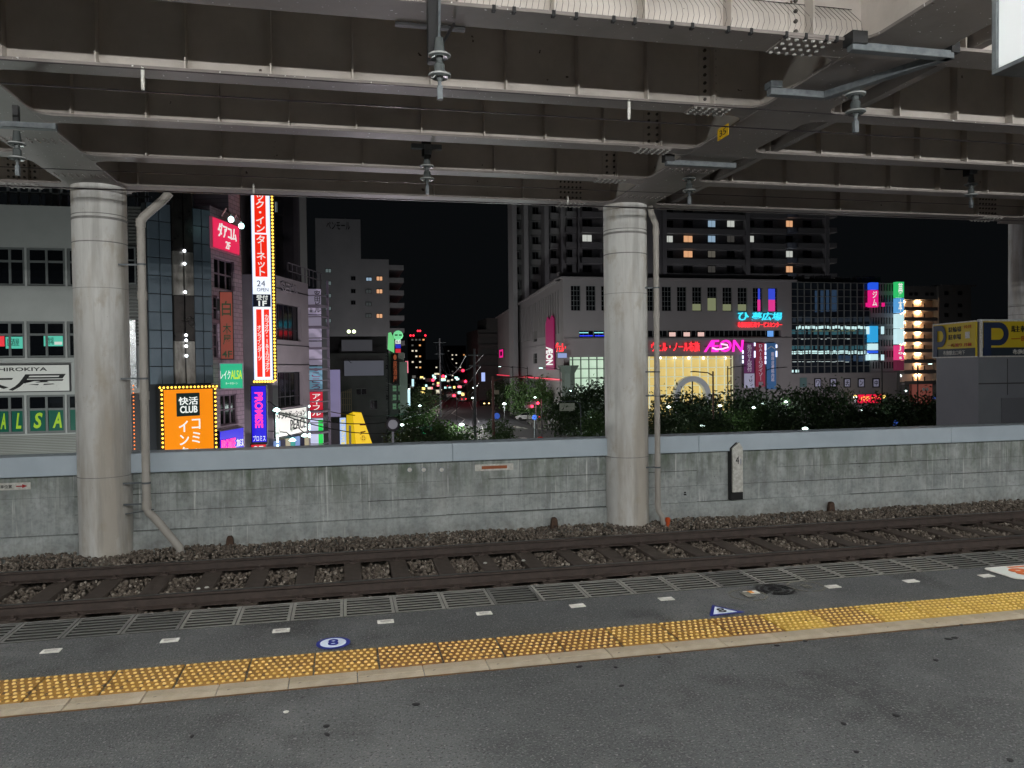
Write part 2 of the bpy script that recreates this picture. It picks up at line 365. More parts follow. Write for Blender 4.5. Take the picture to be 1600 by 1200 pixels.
# ---- track bed, ballast, track
b = MB(); b.box(-20, 40, 4.975, 12.45, -2.0, -1.33); b.build('track_bed', mat('bed_gravel', (.05, .042, .036), (.09, .075, .06), scale=30, rough=.9, bump=.8, bscale=60), kind='structure')
SLX = [.08+.608*k for k in range(-13, 32)]
def ballast():
    nr = np.random.RandomState(3)
    phi = (1+5**.5)/2
    V = np.array([(-1,phi,0),(1,phi,0),(-1,-phi,0),(1,-phi,0),(0,-1,phi),(0,1,phi),(0,-1,-phi),(0,1,-phi),(phi,0,-1),(phi,0,1),(-phi,0,-1),(-phi,0,1)], 'f'); V /= np.linalg.norm(V[0])
    T = np.array([(0,11,5),(0,5,1),(0,1,7),(0,7,10),(0,10,11),(1,5,9),(5,11,4),(11,10,2),(10,7,6),(7,1,8),(3,9,4),(3,4,2),(3,2,6),(3,6,8),(3,8,9),(4,9,5),(2,4,11),(6,2,10),(8,6,7),(9,8,1)])
    n = 62000
    X = nr.uniform(-7.5, 17.5, n); Y = nr.uniform(8.2, 12.42, n)
    d = np.abs(((X-.08+.304) % .608)-.304)
    on = (d < .125) & (Y > 8.9) & (Y < 11.5)
    rail = (np.abs(Y-9.42) < .09) | (np.abs(Y-10.98) < .09)
    keep = ~on & ~rail; X, Y = X[keep], Y[keep]; n = len(X)
    s = nr.uniform(.012, .026, n)
    z = -1.284 + np.where(Y > 11.2, np.clip((Y-11.2)*.12, 0, .07), 0) + nr.uniform(-.012, .016, n) + .012*np.sin(X*3.1+Y*2.2)
    sc3 = s[:, None]*nr.uniform(.7, 1.3, (n, 3)); jit = 1+nr.uniform(-.22, .22, (n, 12, 1))
    th = nr.uniform(0, 6.28, n); c_, s_ = np.cos(th), np.sin(th)
    P = V[None]*jit*sc3[:, None, :]; x = P[..., 0]*c_[:, None]-P[..., 1]*s_[:, None]; y = P[..., 0]*s_[:, None]+P[..., 1]*c_[:, None]
    P = np.stack([x+X[:, None], y+Y[:, None], P[..., 2]+z[:, None]], -1).reshape(-1, 3).astype('f')
    Fc = (T[None]+(np.arange(n)*12)[:, None, None]).reshape(-1).astype('i')
    me = bpy.data.meshes.new('ballast'); me.vertices.add(len(P)); me.vertices.foreach_set('co', P.reshape(-1))
    me.loops.add(len(Fc)); me.loops.foreach_set('vertex_index', Fc); me.polygons.add(len(Fc)//3)
    me.polygons.foreach_set('loop_start', np.arange(0, len(Fc), 3, dtype='i')); me.update(calc_edges=True); me.materials.append(M_STONE)
    link('ballast', me, kind='stuff')
ballast()
trk = thing('railway_track', 'railway track of rusty rails on brown sleepers in grey brown ballast', 'railway track', loc=(0, 10.2, -1.245))
for yy in (-.78, .78):
    b = MB(); b.prism([(-.07, 0), (.07, 0), (.07, .012), (.012, .034), (.009, .125), (.034, .14), (.034, .168), (.026, .172), (-.026, .172), (-.034, .168), (-.034, .14), (-.009, .125), (-.012, .034), (-.07, .012)], -20, 40, axis='x')
    o = b.build('rail', [M_RAIL, M_RAILTOP], trk, loc=(0, yy, .004), scale=(1, 1, .86))
    for p in o.data.polygons:
        if p.normal.z > .9 and p.center.z > .15: p.material_index = 1
sb = MB(); sb.box(-.115, .115, -1.27, 1.27, -.12, 0); slm = sb.mesh('sleeper', M_SLEEP, bevel=.008)
cb = MB(); cb.box(-.05, .05, -.06, .0, 0, .028); cb.box(-.02, .02, -.045, -.01, .028, .05); clm = cb.mesh('rail_clip', M_RAIL, bevel=.004)
for x in SLX:
    link('sleeper', slm, trk, loc=(x+rnd.uniform(-.01, .01), 0, 0), rot=(0, 0, R(rnd.uniform(-.6, .6))))
    if -5.5 < x < 14:
        for yy in (-.78, .78):
            link('rail_clip', clm, trk, loc=(x, yy-.055, 0)); link('rail_clip', clm, trk, loc=(x, yy+.055, 0), rot=(0, 0, math.pi))
# ---- parapet wall
WY = 12.40
wall = thing('parapet_wall', 'stained mossy concrete trackside wall with pale blue grey metal cap', 'wall', loc=(0, WY, 0))
bands = [(-1.4, -.935, 0.0), (-.929, -.652, .045), (-.648, -.382, .045), (-.378, -.06, .045)]
xs = [-14, -6.35, -5.1, -3.9, -2.2, -1.2, .35, 1.6, 2.3, 4.35, 6.0, 6.9, 7.55, 9.0, 10.2, 11.12, 13.4, 16, 22, 40]
for i in range(len(xs)-1):
    for (z0, z1, y0) in bands:
        z0 += rnd.uniform(-.002, .004) if z0 > -1.3 else 0; z1 -= rnd.choice((0, .002, .006)) if z1 < -.1 else 0
        b = MB(); b.box(xs[i]+(.0012 if i else 0), xs[i+1]-.0012, y0+rnd.uniform(0, .003), .4, z0+rnd.uniform(-.003, .003), z1+rnd.uniform(-.003, .003)); b.build('concrete_lift', M_WALL, wall)
b = MB(); b.box(-14, 40, .06, .38, -1.4, -.07); b.build('core', mat('joint_dark', (.05, .05, .045), rough=.9), wall)
cx = [-14, -8.9, -3.6, 1.7, 6.0, 11.12, 16.4, 22, 40]
for i in range(len(cx)-1):
    b = MB(); b.box(cx[i]+.002, cx[i+1]-.002, -.03, .42, -.058, .235); b.build('cap_panel', M_CAP, wall, bevel=.008)

# ---- elevated viaduct overhead
ZB = 4.15
via = thing('elevated_viaduct', 'dark brown steel girder viaduct crossing overhead on concrete columns', 'viaduct', loc=(0, 0, 0))
GY = [(5.93, .17), (7.60, .125), (9.13, .125), (10.70, .125), (12.37, .18)]
CB = [(-3.83, -3.10), (4.34, 5.09), (12.5, 13.25), (-12.0, -11.25)]
for gi, (yc, hw) in enumerate(GY):
    g = thing.__wrapped__ if False else None
    b = MB(); b.box(-16, 30, yc-.009, yc+.009, ZB+.03, ZB+1.25)
    gr = b.build('girder', M_STEEL, via)
    b = MB(); b.box(-16, 30, yc-hw, yc+hw, ZB, ZB+.028); b.build('bottom_flange', M_FLANGE, gr, bevel=.002)
    s_ = MB(); s_.box(-.007, .007, -.115 if gi else -.15, -.009, .028, 1.2); sm = s_.mesh('stiffener', M_STEEL)
    off = {0: .15, 1: .13, 2: .19, 3: .30, 4: 0.0}[gi]; sp = .742 if gi < 3 else (.9 if gi == 3 else 1.45)
    x = off-sp*16
    while x < 22:
        if not any(a-.1 < x < b_+.1 for a, b_ in CB): link('stiffener', sm, gr, loc=(x, yc, ZB))
        x += sp
    # bolted splices just left of each cross beam
    for (a, b_) in CB[:3]:
        cxs = a-.52 if gi < 4 else a-.62
        wdt = .17 if gi < 4 else .40
        b = MB(); b.box(cxs-wdt/2-.03, cxs+wdt/2+.03, yc-.021, yc-.0095, ZB+.05, ZB+1.15)
        nx = 2 if gi < 4 else 6
        for ix in range(nx):
            for iz in range(9):
                xx = cxs-wdt/2+.03+(wdt-.06)*ix/(nx-1); zz = ZB+.10+.085*iz
                b.prism([(xx+.017*math.cos(t*math.pi/3), zz+.017*math.sin(t*math.pi/3)) for t in range(6)], yc-.042, yc-.021, axis='y', m=1)
        b.build('splice_plate', [M_STEEL, M_BOLT], gr)
        b = MB(); fx = cxs if gi < 4 else cxs
        b.box(fx-.22, fx+.22, yc-hw+.01, yc+hw-.01, ZB-.012, ZB-.0005)
        for ix in range(6):
            for iy in range(4):
                xx = fx-.19+.076*ix; yy = yc-hw+.035+(2*hw-.07)*iy/3
                b.lathe([(.016, -.014), (.018, 0)], 6, (xx, yy, ZB-.013), m=1)
        b.build('flange_plate', [M_FLANGE, mat('bolt_pale', (.34, .33, .31), rough=.5)], gr)
for (a, b_) in CB:
    b = MB(); b.box(a, b_, 4.2, 12.75, ZB-.006, ZB+.022); o = b.build('cross_beam', M_FLANGE, via, bevel=.002)
    b = MB(); b.box(a+.07, a+.09, 4.2, 12.7, ZB+.022, ZB+1.2); b.box(b_-.09, b_-.07, 4.2, 12.7, ZB+.022, ZB+1.2); b.build('web', M_STEEL, o)
    # curved flange gussets
    b = MB()
    for (yc, hw) in GY:
        for sx, xe in ((-1, a), (1, b_)):
            for sy in (-1, 1):
                r_ = .20; pts = [(xe, yc+sy*(hw-.01))]
                for k in range(7):
                    t = R(90*k/6); pts.append((xe+sx*(r_-r_*math.sin(t)), yc+sy*(hw+r_-r_*math.cos(t))))
                pts = [(xe, yc+sy*(hw-.01)), (xe+sx*r_, yc+sy*(hw-.01))]+[(xe+sx*(r_-r_*math.sin(R(15*k))), yc+sy*(hw+r_-r_*math.cos(R(15*k)))) for k in range(7)]
                MB().prism(pts, ZB-.003, ZB+.019).build('gusset_plate', M_FLANGE, o)
    b = MB()
    for yy in (6.9, 9.9, 11.55):
        for ix in range(8):
            for iy in range(3): b.lathe([(.014, -.014), (.016, 0)], 6, (a+.06+(b_-a-.12)*ix/7, yy+.07*iy, ZB-.007))
    b.build('bolt_field', M_FLANGE, o, kind='stuff')
    # a light bracing angle to the right of the main beam
    if not 4 < a < 5: continue
    x2 = b_+.30
    b = MB(); b.box(x2, x2+.014, 4.3, 12.3, ZB+.03, ZB+.30); b.box(x2+.015, x2+.10, 4.3, 12.3, ZB+.03, ZB+.045); b.build('bracing_angle', M_FLANGE, via)
b = MB(); b.box(-16, 30, 3.6, 13.4, ZB+1.25, ZB+1.5); b.build('deck_slab', mat('deck_concrete', (.4, .37, .34), (.45, .42, .39), scale=2, rough=.9), via)
# columns
def column(x, y, zt, zb, r=.365, joints=True, letter=None):
    b = MB(); b.lathe([(r*.985, 0), (r, zt-zb-3.2), (r, zt-zb)], 48)
    o = b.build('column', M_COLUMN, via, smooth=True, loc=(x, y, zb))
    for z, hh, dr in ((3.86-.14, .012, .003), (3.66, .035, .003), (3.62-.3, .016, .002), (2.66, .006, .002), (-.07, .01, .004)):
        b = MB(); b.lathe([(r+dr-.006, -hh/2), (r+dr, -hh/2), (r+dr, hh/2), (r+dr-.006, hh/2)], 48); b.build('ring', M_RING, o, smooth=True, loc=(0, 0, z-zb))
    return o
column(-3.46, 12.40, ZB, -1.4)
c2 = column(4.69, 12.40, ZB, -1.4)
p = onY(1593, 420, 26.0); column(p.x+.05, 26, 9, GZ, r=.42)
# bird guard on the nearest girder, clips
gird = [o for o in via.children if o.name.startswith('girder')][0]
b = MB(); x = .93
while x < 4.30:
    dx = .05*max(0, (x-2.2))
    b.tube([(x, 5.905, ZB+.33), (x+.02+dx*.5, 5.83, ZB+.20), (x+.012+dx*.3, 5.775, ZB+.10), (x-.005, 5.762, ZB+.02)], .0016, 4); x += .047
b.tube([(.9, 5.90, ZB+.33), (4.3, 5.90, ZB+.33)], .003, 5)
b.build('bird_guard', M_BLACK, gird, kind='stuff')
clipm = MB().box(-.014, .014, -.012, .03, -.018, .03).mesh('edge_clip', M_BLACK, bevel=.003)
for px in (765, 796, 857, 892, 950, 983, 1041, 1073, 1130, 1166, 1222, 1253, 1286, 1302):
    q = onZ(px, 30+(px-765)*.066, ZB); link('edge_clip', clipm, gird, loc=(q.x, 5.765, ZB))
# yellow span number tag
q = onZ(1121, 203, ZB-.008); FT_ = Frame((q.x, q.y, ZB-.008), 180); wt = FT_.loc(1138, 200)[0]
t = thing('number_tag', 'small yellow number plate at the edge of the cross beam', 'sign', FT_)
MB().box(0, wt, 0, .006, -.13, 0).build('plate', paint('tag_yellow', (215, 170, 20), .5), t); text(t, '35', wt*.2, wt*.8, -.10, -.03, 0, M_BLACK, th=.003)

# ---- city ground, road, pavements
b = MB(); b.box(-900, 1500, 12.9, 2600, GZ-1, GZ); b.build('city_ground', mat('ground_asphalt', (.045, .045, .047), (.07, .07, .07), scale=.4, rough=.85), kind='structure')
def gpt(px, py, dz=0): q = onZ(px, py, GZ+dz); return (q.x, q.y)
def poly_sheet(name, pts, z, m, kind='structure', th=.004):
    b = MB(); b.prism(pts, GZ+z-th if th > .05 else GZ+z-.003, GZ+z); return b.build(name, m, kind=kind)
M_ROAD = mat('road_asphalt', (.085, .088, .094), (.115, .118, .124), scale=.8, rough=.7)
M_PAVE = mat('pavement', (.20, .195, .185), (.30, .29, .275), scale=1.5, rough=.85)
poly_sheet('road', [gpt(660, 700), gpt(700, 640), gpt(709, 618), gpt(713, 600), gpt(735, 600), gpt(745, 618), gpt(772, 640), gpt(815, 662), gpt(850, 672), gpt(1100, 676), gpt(1500, 690), gpt(1500, 740), gpt(600, 740)], .008, M_ROAD)
poly_sheet('pavement', [gpt(828, 662), gpt(836, 670), gpt(856, 672.5), gpt(1000, 673), gpt(1000, 652), gpt(860, 650), gpt(790, 622), gpt(757, 603), gpt(753, 603), gpt(780, 625)], .12, M_PAVE, th=.12)
poly_sheet('pavement', [gpt(660, 690), gpt(690, 640), gpt(704, 610), gpt(700, 610), gpt(672, 640), gpt(610, 690)], .12, M_PAVE, th=.12)
b = MB()
M_LINE = mat('road_paint', (.6, .6, .58), (.42, .42, .4), scale=3, rough=.7)
def line(p, q, wd):
    a, c = Vector((*gpt(*p), 0)), Vector((*gpt(*q), 0)); t = (c-a).normalized(); n = Vector((-t.y, t.x, 0))*wd/2
    b.prism([tuple((a-n)[:2]), tuple((c-n)[:2]), tuple((c+n)[:2]), tuple((a+n)[:2])], GZ+.009, GZ+.013)
for p, q, wd in (((718, 636), (706, 646), .2), ((706, 646), (726, 655), .2), ((726, 655), (712, 672), .2), ((733, 628), (738, 640), .2), ((742, 648), (748, 660), .2),
                 ((805, 666), (812, 669), .9), ((816, 668), (823, 670), .5), ((782, 663), (800, 664), .15), ((815, 684), (823, 686), .8), ((752, 665), (757, 676), .2), ((760, 684), (765, 696), .2), ((724, 612), (726, 618), .15)): line(p, q, wd)
b.build('road_marking', M_LINE, kind='structure')

# ================================================================== CITY BUILDINGS
def wall_holes(fr, s0, s1, z0, z1, holes, depth, rev=.15):
    """facade sheet with real openings and reveals, plus the mass behind"""
    b = MB(); S = sorted({s0, s1, *[h[0] for h in holes], *[h[1] for h in holes]}); Z = sorted({z0, z1, *[h[2] for h in holes], *[h[3] for h in holes]})
    S = [v for v in S if s0-1e-6 <= v <= s1+1e-6]; Z = [v for v in Z if z0-1e-6 <= v <= z1+1e-6]
    for j in range(len(Z)-1):
        run = None
        for i in range(len(S)-1):
            cs, cz = (S[i]+S[i+1])/2, (Z[j]+Z[j+1])/2
            solid = not any(h[0] < cs < h[1] and h[2] < cz < h[3] for h in holes)
            if solid and run is None: run = S[i]
            if (not solid) and run is not None: b.quad((run, 0, Z[j]), (S[i], 0, Z[j]), (S[i], 0, Z[j+1]), (run, 0, Z[j+1])); run = None
        if run is not None: b.quad((run, 0, Z[j]), (s1, 0, Z[j]), (s1, 0, Z[j+1]), (run, 0, Z[j+1]))
    for (a, c, d, e) in holes:
        b.quad((a, 0, d), (a, rev, d), (a, rev, e), (a, 0, e)); b.quad((c, 0, d), (c, rev, d), (c, rev, e), (c, 0, e))
        b.quad((a, 0, d), (c, 0, d), (c, rev, d), (a, rev, d)); b.quad((a, 0, e), (c, 0, e), (c, rev, e), (a, rev, e))
    b.box(s0, s1, rev+.06, depth, z0, z1)
    b.quad((s0, 0, z0), (s0, rev+.06, z0), (s0, rev+.06, z1), (s0, 0, z1)); b.quad((s1, 0, z0), (s1, rev+.06, z0), (s1, rev+.06, z1), (s1, 0, z1)); b.quad((s0, 0, z1), (s1, 0, z1), (s1, rev+.06, z1), (s0, rev+.06, z1))
    return b
_wc = {}
def window(par, s0, s1, z0, z1, nx=2, nz=2, fm=M_FRAME, pm=M_DGLASS, y=.10, t=.04, split=None, pane_part=True):
    wd, ht = round(s1-s0, 2), round(z1-z0, 2); k = (wd, ht, nx, nz, fm.name, t, split)
    if k not in _wc:
        b = MB(); b.box(0, wd, -.03, .03, 0, t); b.box(0, wd, -.03, .03, ht-t, ht); b.box(0, t, -.03, .03, t, ht-t); b.box(wd-t, wd, -.03, .03, t, ht-t)
        for i in range(1, nx): x = wd*i/nx; b.box(x-t/2, x+t/2, -.028, .028, t, ht-t)
        for j in range(1, nz):
            z = ht*(split if (split and nz == 2) else j/nz); b.box(t, wd-t, -.026, .026, z-t/2, z+t/2)
        _wc[k] = b.mesh('window', fm)
        _wc[k+('p',)] = MB().box(.01, wd-.01, .0, .012, .01, ht-.01)
    o = link('window', _wc[k], par, loc=(s0, y, z0))
    kp = k+('p', pm.name)
    if kp not in _wc: _wc[kp] = _wc[k+('p',)].mesh('pane', pm)
    link('pane', _wc[kp], o)
    return o
def sign(name, label, fr, xl, xr, yt, yb, face, out=.15, th=.15, frame=None, ft=.0, cat='sign', group=None):
    s0, s1, z0, z1 = fr.rect(xl, xr, yt, yb, out)
    f2 = fr.sub(s0, z0, -out); r_ = thing(name, label, cat, f2, group)
    W, Hh = s1-s0, z1-z0; ft = ft or .03
    b = MB(); b.box(0, W, .012, th, 0, Hh); b.build('casing', frame or M_FRAMED, r_)
    b = MB(); b.box(ft, W-ft, 0, .011, ft, Hh-ft); b.build('face', face, r_)
    return r_, W, Hh
def bulbs(par, pts, r_, m=BULB_Y, name='bulb_string'):
    b = MB()
    for p in pts: b.ball(p, r_, 5)
    return b.build(name, m, par, kind='stuff')

# ---- building with SHIROKIYA sign, front parallel to the tracks
F1 = Frame((onY(-260, 500, 27).x, 27, GZ), 90)
L1 = lambda px, py: F1.loc(px, py)
bld = thing('office_building', 'pale grey office building with ribbon windows left of the blue tiled building', 'building', F1)
sR = L1(236, 500)[0]
holes = []
rows = [(387, 447, 'a'), (502, 559, 'b'), (617, 677, 'c')]
bays = [(-205, -110), (-105, -12), (-8, 38), (41, 101), (105, 165), (197, 213)]
bays = [(-215, -148), (-145, -81), (-78, -14), (-11, 37.5), (41, 101), (104, 165)]
wins = []
for (yt, yb, k) in rows:
    for i, (xl, xr) in enumerate(bays):
        h = F1.rect(xl, xr, yt, yb); h = tuple(round(v, 3) for v in h)
        if i == 0: zref = (h[2], h[3])
        z_ = (F1.rect(41, 101, yt, yb)[2], F1.rect(41, 101, yt, yb)[3]); h = (h[0], h[1], round(z_[0], 3), round(z_[1], 3)); holes.append(h); wins.append((h, k, i))
z1top = F1.rect(0, 100, 321, 330)[3]
b = wall_holes(F1, 0, sR, 0, z1top, holes, 12); b.build('wall', mat('office_wall', (.42, .43, .42), (.48, .49, .48), scale=.8, rough=.7), bld)
M_ALSA = mat('alsa_green', (.005, .085, .06), rough=.3, emit=srgb(20, 110, 85), es=.12); M_ALT = mat('alsa_lime', (.40, .62, .03), rough=.5, emit=srgb(150, 190, 20), es=.18)
M_SIGNG = glow('screen_teal', (90, 200, 175), .7); M_SIGNR = glow('screen_red', (235, 60, 70), .8)
letters = {2: 'A', 3: 'LS', 4: 'A'}
for (h, k, i) in wins:
    w_ = window(bld, *h, nx=2, nz=2, split=.64 if k != 'c' else .62, t=.07, y=.08)
    if k == 'c':
        W = h[1]-h[0]; Hh = h[3]-h[2]
        for half in (0, 1):
            MB().box(W*half/2+.05, W*(half+1)/2-.05, -.012, -.002, .06, Hh*.60).build('film', M_ALSA, w_)
        ch = {3: ('A', 'L'), 4: ('S', 'A')}.get(i, None)
        if ch:
            for half in (0, 1):
                text(w_, ch[half], W*half/2+.16, W*(half+1)/2-.12, .16, Hh*.54, -.013, M_ALT, th=.008, bold=.03, shear=.25)
    if k == 'b' and i >= 2:
        W = h[1]-h[0]; Hh = h[3]-h[2]
        if i == 3:
            MB().box(W*.05, W*.32, -.012, -.002, Hh*.32, Hh*.6).build('poster', M_SIGNR, w_); MB().box(W*.36, W*.95, -.012, -.002, Hh*.26, Hh*.58).build('poster', M_SIGNG, w_)
        if i == 4:
            MB().box(W*.42, W*.92, -.012, -.002, Hh*.32, Hh*.6).build('poster', M_SIGNG, w_); text(w_, '酒場', W*.50, W*.68, Hh*.36, Hh*.56, -.013, paint('deep_green', (15, 70, 60)), th=.008)
            MB().box(W*.70, W*.90, -.016, -.0125, Hh*.36, Hh*.44).build('poster_line', W_DIMW, w_)
        if i == 3:
            text(w_, '居酒屋', W*.40, W*.80, Hh*.33, Hh*.53, -.013, paint('deep_green', (15, 70, 60)), th=.008)
# recessed ribbed part of the same front between column and pipe, rib panels below
b = MB()
for k in range(26):
    z = L1(50, 716)[1]-.3+k*.052
    if z < L1(50, 681)[1]: b.box(L1(-215, 700)[0], L1(170, 700)[0], -.03, -.002, z, z+.03)
b.build('ribbed_panel', mat('rib_grey', (.24, .24, .22), rough=.6), bld, kind='stuff')
b = MB(); s_a, s_b = L1(197, 400)[0], L1(231, 400)[0]
zt, zb_ = L1(200, 325)[1], L1(200, 540)[1]; k = 0
z = zb_
while z < zt:
    b.box(s_a, s_b, -.05, -.002, z, z+.06); z += .11
b.build('louvre', mat('louvre_grey', (.14, .14, .135), rough=.6), bld, kind='stuff')
h = F1.rect(198, 213, 386, 445); window(bld, h[0], h[1], h[2], h[3], 1, 2, y=-.08, t=.05, split=.64)
s0, s1, z0, z1 = F1.rect(200.5, 213, 500, 606); MB().box(s0, s1, -.12, -.002, z0, z1).build('steel_panel', mat('mirror_steel', (.55, .57, .58), rough=.25, metal=.9, c2=(.4, .42, .44), scale=2), bld)
s0, s1, z0, z1 = F1.rect(205, 236, 616, 712); b = MB(); b.box(s0, s1, -.1, -.002, z0, z1); b.build('shop_front', M_FRAMED, bld)
bulbs(bld, [(s0+.1, -.14, z0+.12*k) for k in range(20)], .022, glow('bulb_orange', (255, 130, 60), 2), 'bulb_string')
MB().box(s0+.55, s0+.68, -.16, -.1, z0, z1).build('light_strip', glow('strip_pink', (255, 130, 110), .9), bld)
b = MB()       # roof railing frames
for px in range(-200, 232, 17):
    s = L1(px, 310)[0]; b.box(s-.03, s+.03, .4, .46, z1top, z1top+1.0)
b.box(0, sR, .4, .46, z1top+.95, z1top+1.0); b.box(0, sR, .4, .46, z1top+.45, z1top+.5)
for px in (60, 72, 88, 206, 214): s = L1(px, 310)[0]; b.box(s-.07, s+.07, .8, .95, z1top, z1top+2.2)
b.build('roof_railing', M_FRAME, bld, kind='stuff')
sg, W, Hh = sign('shop_sign', 'white sign board with black brush characters beside left column', F1, -165, 109, 570, 614, paint('sign_white', (205, 205, 200), .5, emit=srgb(190, 192, 188), es=.22), out=.1, th=.09)  # unlit board; faint glow put into its white
text(sg, 'SHIROKIYA', W*.553, W*.865, Hh*.76, Hh*.89, 0, M_BLACK, bold=.012, th=.01)
text(sg, '白木屋', W*.05, W*.975, Hh*.06, Hh*.68, 0, M_BLACK, bold=.045, th=.01, shear=.25)

# ---- blue tiled building
q = onY(231, 500, 24); F2 = Frame((q.x, q.y, GZ), 57.0)
s1_ = F2.loc(331, 500)[0]; zt2 = F2.loc(280, 322)[1]; zb2 = F2.loc(280, 600)[1]
bt = thing('tiled_building', 'narrow building clad in blue grey tiles with steel centre strip', 'building', F2)
b = MB(); b.box(0, s1_, .05, .35, 0, zt2); b.build('wall', mat('tile_backing', (.03, .034, .038), rough=.6), bt)
M_BT = mat('blue_tile', (.13, .175, .215), (.17, .215, .26), scale=1.2, rough=.32, spec=.5)
cols = [(231.5, 250), (250, 268.5), (302, 316), (316, 330.5)]
nrow = 10; rh = (zt2-zb2)/nrow
for (xl, xr) in cols:
    a, c_ = F2.loc(xl, 450)[0], F2.loc(xr, 450)[0]
    for j in range(nrow):
        MB().box(a+.012, c_-.012, -.03+rnd.uniform(-.004, .004), .049, zb2+j*rh+.012, zb2+(j+1)*rh-.012).build('panel', M_BT, bt, bevel=.006)
a, m_, c_ = F2.loc(269.5, 450)[0], F2.loc(286, 450)[0], F2.loc(301, 450)[0]
MET = [mat('steel_bright', (.55, .52, .48), (.25, .23, .21), scale=5, rough=.35, metal=.6, streak=.3), mat('steel_dark', (.05, .045, .045), (.09, .08, .075), scale=3, rough=.3, metal=.7)]
zz = [F2.loc(286, y)[1] for y in (600, 533, 462, 394, 290)]
for j in range(4):
    for (u, v) in ((a, m_-.02), (m_+.02, c_)):
        MB().box(u, v, -.10, .049, zz[j]+.005, zz[j+1]-.005).build('steel_panel', MET[j % 2], bt, bevel=.01)
for y in (393, 413, 457, 524, 532, 541, 556):
    z = F2.loc(287, y)[1]; MB().ball((m_, -.15, z), .045, 8).build('spot_lamp', glow('spot_white', (240, 248, 255), 5), bt)
sg, W, Hh = sign('cafe_sign', 'large orange lit sign with white characters edged by yellow bulbs', F2, 249, 338, 602, 762, glow('orange_panel', (246, 140, 10), .85), out=.35, th=.3, frame=M_BLACK, ft=.12)
zf = lambda y: (762-y)/160*Hh
xf = lambda x: (x-249)/89*W
MB().box(xf(274), xf(310), -.02, 0, zf(650), zf(614)).build('logo_plate', paint('dark_green', (20, 50, 48)), sg)
text(sg, '快活', xf(277), xf(307), zf(632.5), zf(620), -.02, W_WHITE, bold=.02); text(sg, 'CLUB', xf(279), xf(306), zf(645), zf(634), -.02, W_WHITE, bold=.02)
text(sg, vt('コミック'), xf(296), xf(311), zf(738), zf(655), 0, W_WHITE, bold=.02); text(sg, vt('インタ｜'), xf(277), xf(292), zf(738), zf(657), 0, W_WHITE, bold=.02)
pts = [(W*k/15, -.03, Hh-.05) for k in range(16)]+[(.05, -.03, Hh*k/24) for k in range(24)]+[(W-.05, -.03, Hh*k/24) for k in range(24)]
bulbs(sg, pts, .032)

# ---- its street side, turned away to the right
F2s = Frame(F2.at(s1_, 0, 0), 18.5)
eS = F2s.loc(379, 500)[0]; zts = F2s.loc(340, 326)[1]
bs = thing('street_side_block', 'pinkish brick block full of small signs right of the blue tiled front', 'building', F2s)
M_BRK = brick_mat('pink_brick', srgb(215, 190, 205), srgb(200, 172, 190), srgb(165, 140, 155), .28, .14)
hs = []
for (xl, xr, yt, yb) in ((334, 366, 405, 453), (333, 343, 462, 500), (333, 343, 505, 560), (344, 372, 616, 664)):
    h = F2s.rect(xl, xr, yt, yb); hs.append(tuple(round(v, 3) for v in h))
b = wall_holes(F2s, .01, eS, 0, zts, hs, .5); b.build('wall', M_BRK, bs)
_A, _B, _C = F2.at(.1, .3, 0), F2.at(s1_-.05, .4, 0), F2s.at(eS-.05, .5, 0)
_P = [_A, _B, _C, Vector((_C.x*1.25, _C.y*1.25, 0)), Vector((_A.x*1.10, _A.y*1.10, 0))]; _Mi = F2s.M.inverted()
MB().prism([tuple((_Mi @ Vector((p.x, p.y, 0)))[:2]) for p in _P], 0, min(zts, zt2)-.1).build('body', mat('body_dark', (.06, .055, .06), rough=.8), bs)
for h, n in zip(hs, ((3, 2), (1, 2), (1, 3), (3, 2))): window(bs, *h, nx=n[0], nz=n[1], fm=paint('frame_pink', (150, 130, 145)), t=.05)
s0, s1 = F2s.loc(358, 320)[0], eS
MB().box(s0, s1, .02, 1.2, zts, zts+5).build('upper_wall', M_BRK, bs)
b = MB()
for px in (302, 314, 326): pass
M_MG = glow('magenta_panel', (238, 38, 88), .85)
sg, W, Hh = sign('loan_sign', 'slanting pink lit sign at the top of the street side', F2s, 332, 374, 345.5, 393, M_MG, out=.12, th=.1, frame=paint('pink_edge', (230, 120, 150)))
text(sg, 'ダアコム', W*.18, W*.86, Hh*.42, Hh*.88, 0, W_WHITE, bold=.03); text(sg, '2F', W*.45, W*.62, Hh*.1, Hh*.34, 0, W_WHITE)
FP = Frame((F2s.at(eS*.35, -.6, 0).x, F2s.at(eS*.35, -.6, 0).y, GZ), 84)
sg, W, Hh = sign('pub_sign', 'tall brown red projecting sign marked 4F above the green sign', FP, 342, 364, 455, 562, glow('brown_red_panel', (120, 52, 40), .9), out=0, th=.25, frame=M_BLACK)
MG = glow('dark_green_glyph', (18, 52, 26), .6)
text(sg, '白', W*.18, W*.84, Hh*.64, Hh*.86, 0, MG, bold=.05); text(sg, vt('木屋'), W*.22, W*.82, Hh*.22, Hh*.53, 0, MG, bold=.04); text(sg, '4F', W*.14, W*.86, Hh*.03, Hh*.13, 0, MG, bold=.02)
for zz_ in (.80, .18): MB().box(-.55, 0, .05, .15, Hh*zz_-.18, Hh*zz_+.18).build('bracket', M_BLACK, sg)
sg, W, Hh = sign('loan_sign', 'turquoise green lit sign with white and lime letters', FP, 342.5, 380, 567, 608, glow('teal_panel', (38, 190, 140), .75), out=.1, th=.4, frame=paint('lavender_edge', (190, 180, 200)))
text(sg, 'レイク', W*.04, W*.46, Hh*.38, Hh*.72, 0, W_WHITE, bold=.02); text(sg, 'ALSA', W*.47, W*.95, Hh*.38, Hh*.72, 0, glow('lime_letter', (190, 220, 40), 1), bold=.02); text(sg, 'カードローン', W*.25, W*.75, Hh*.18, Hh*.26, 0, W_WHITE)
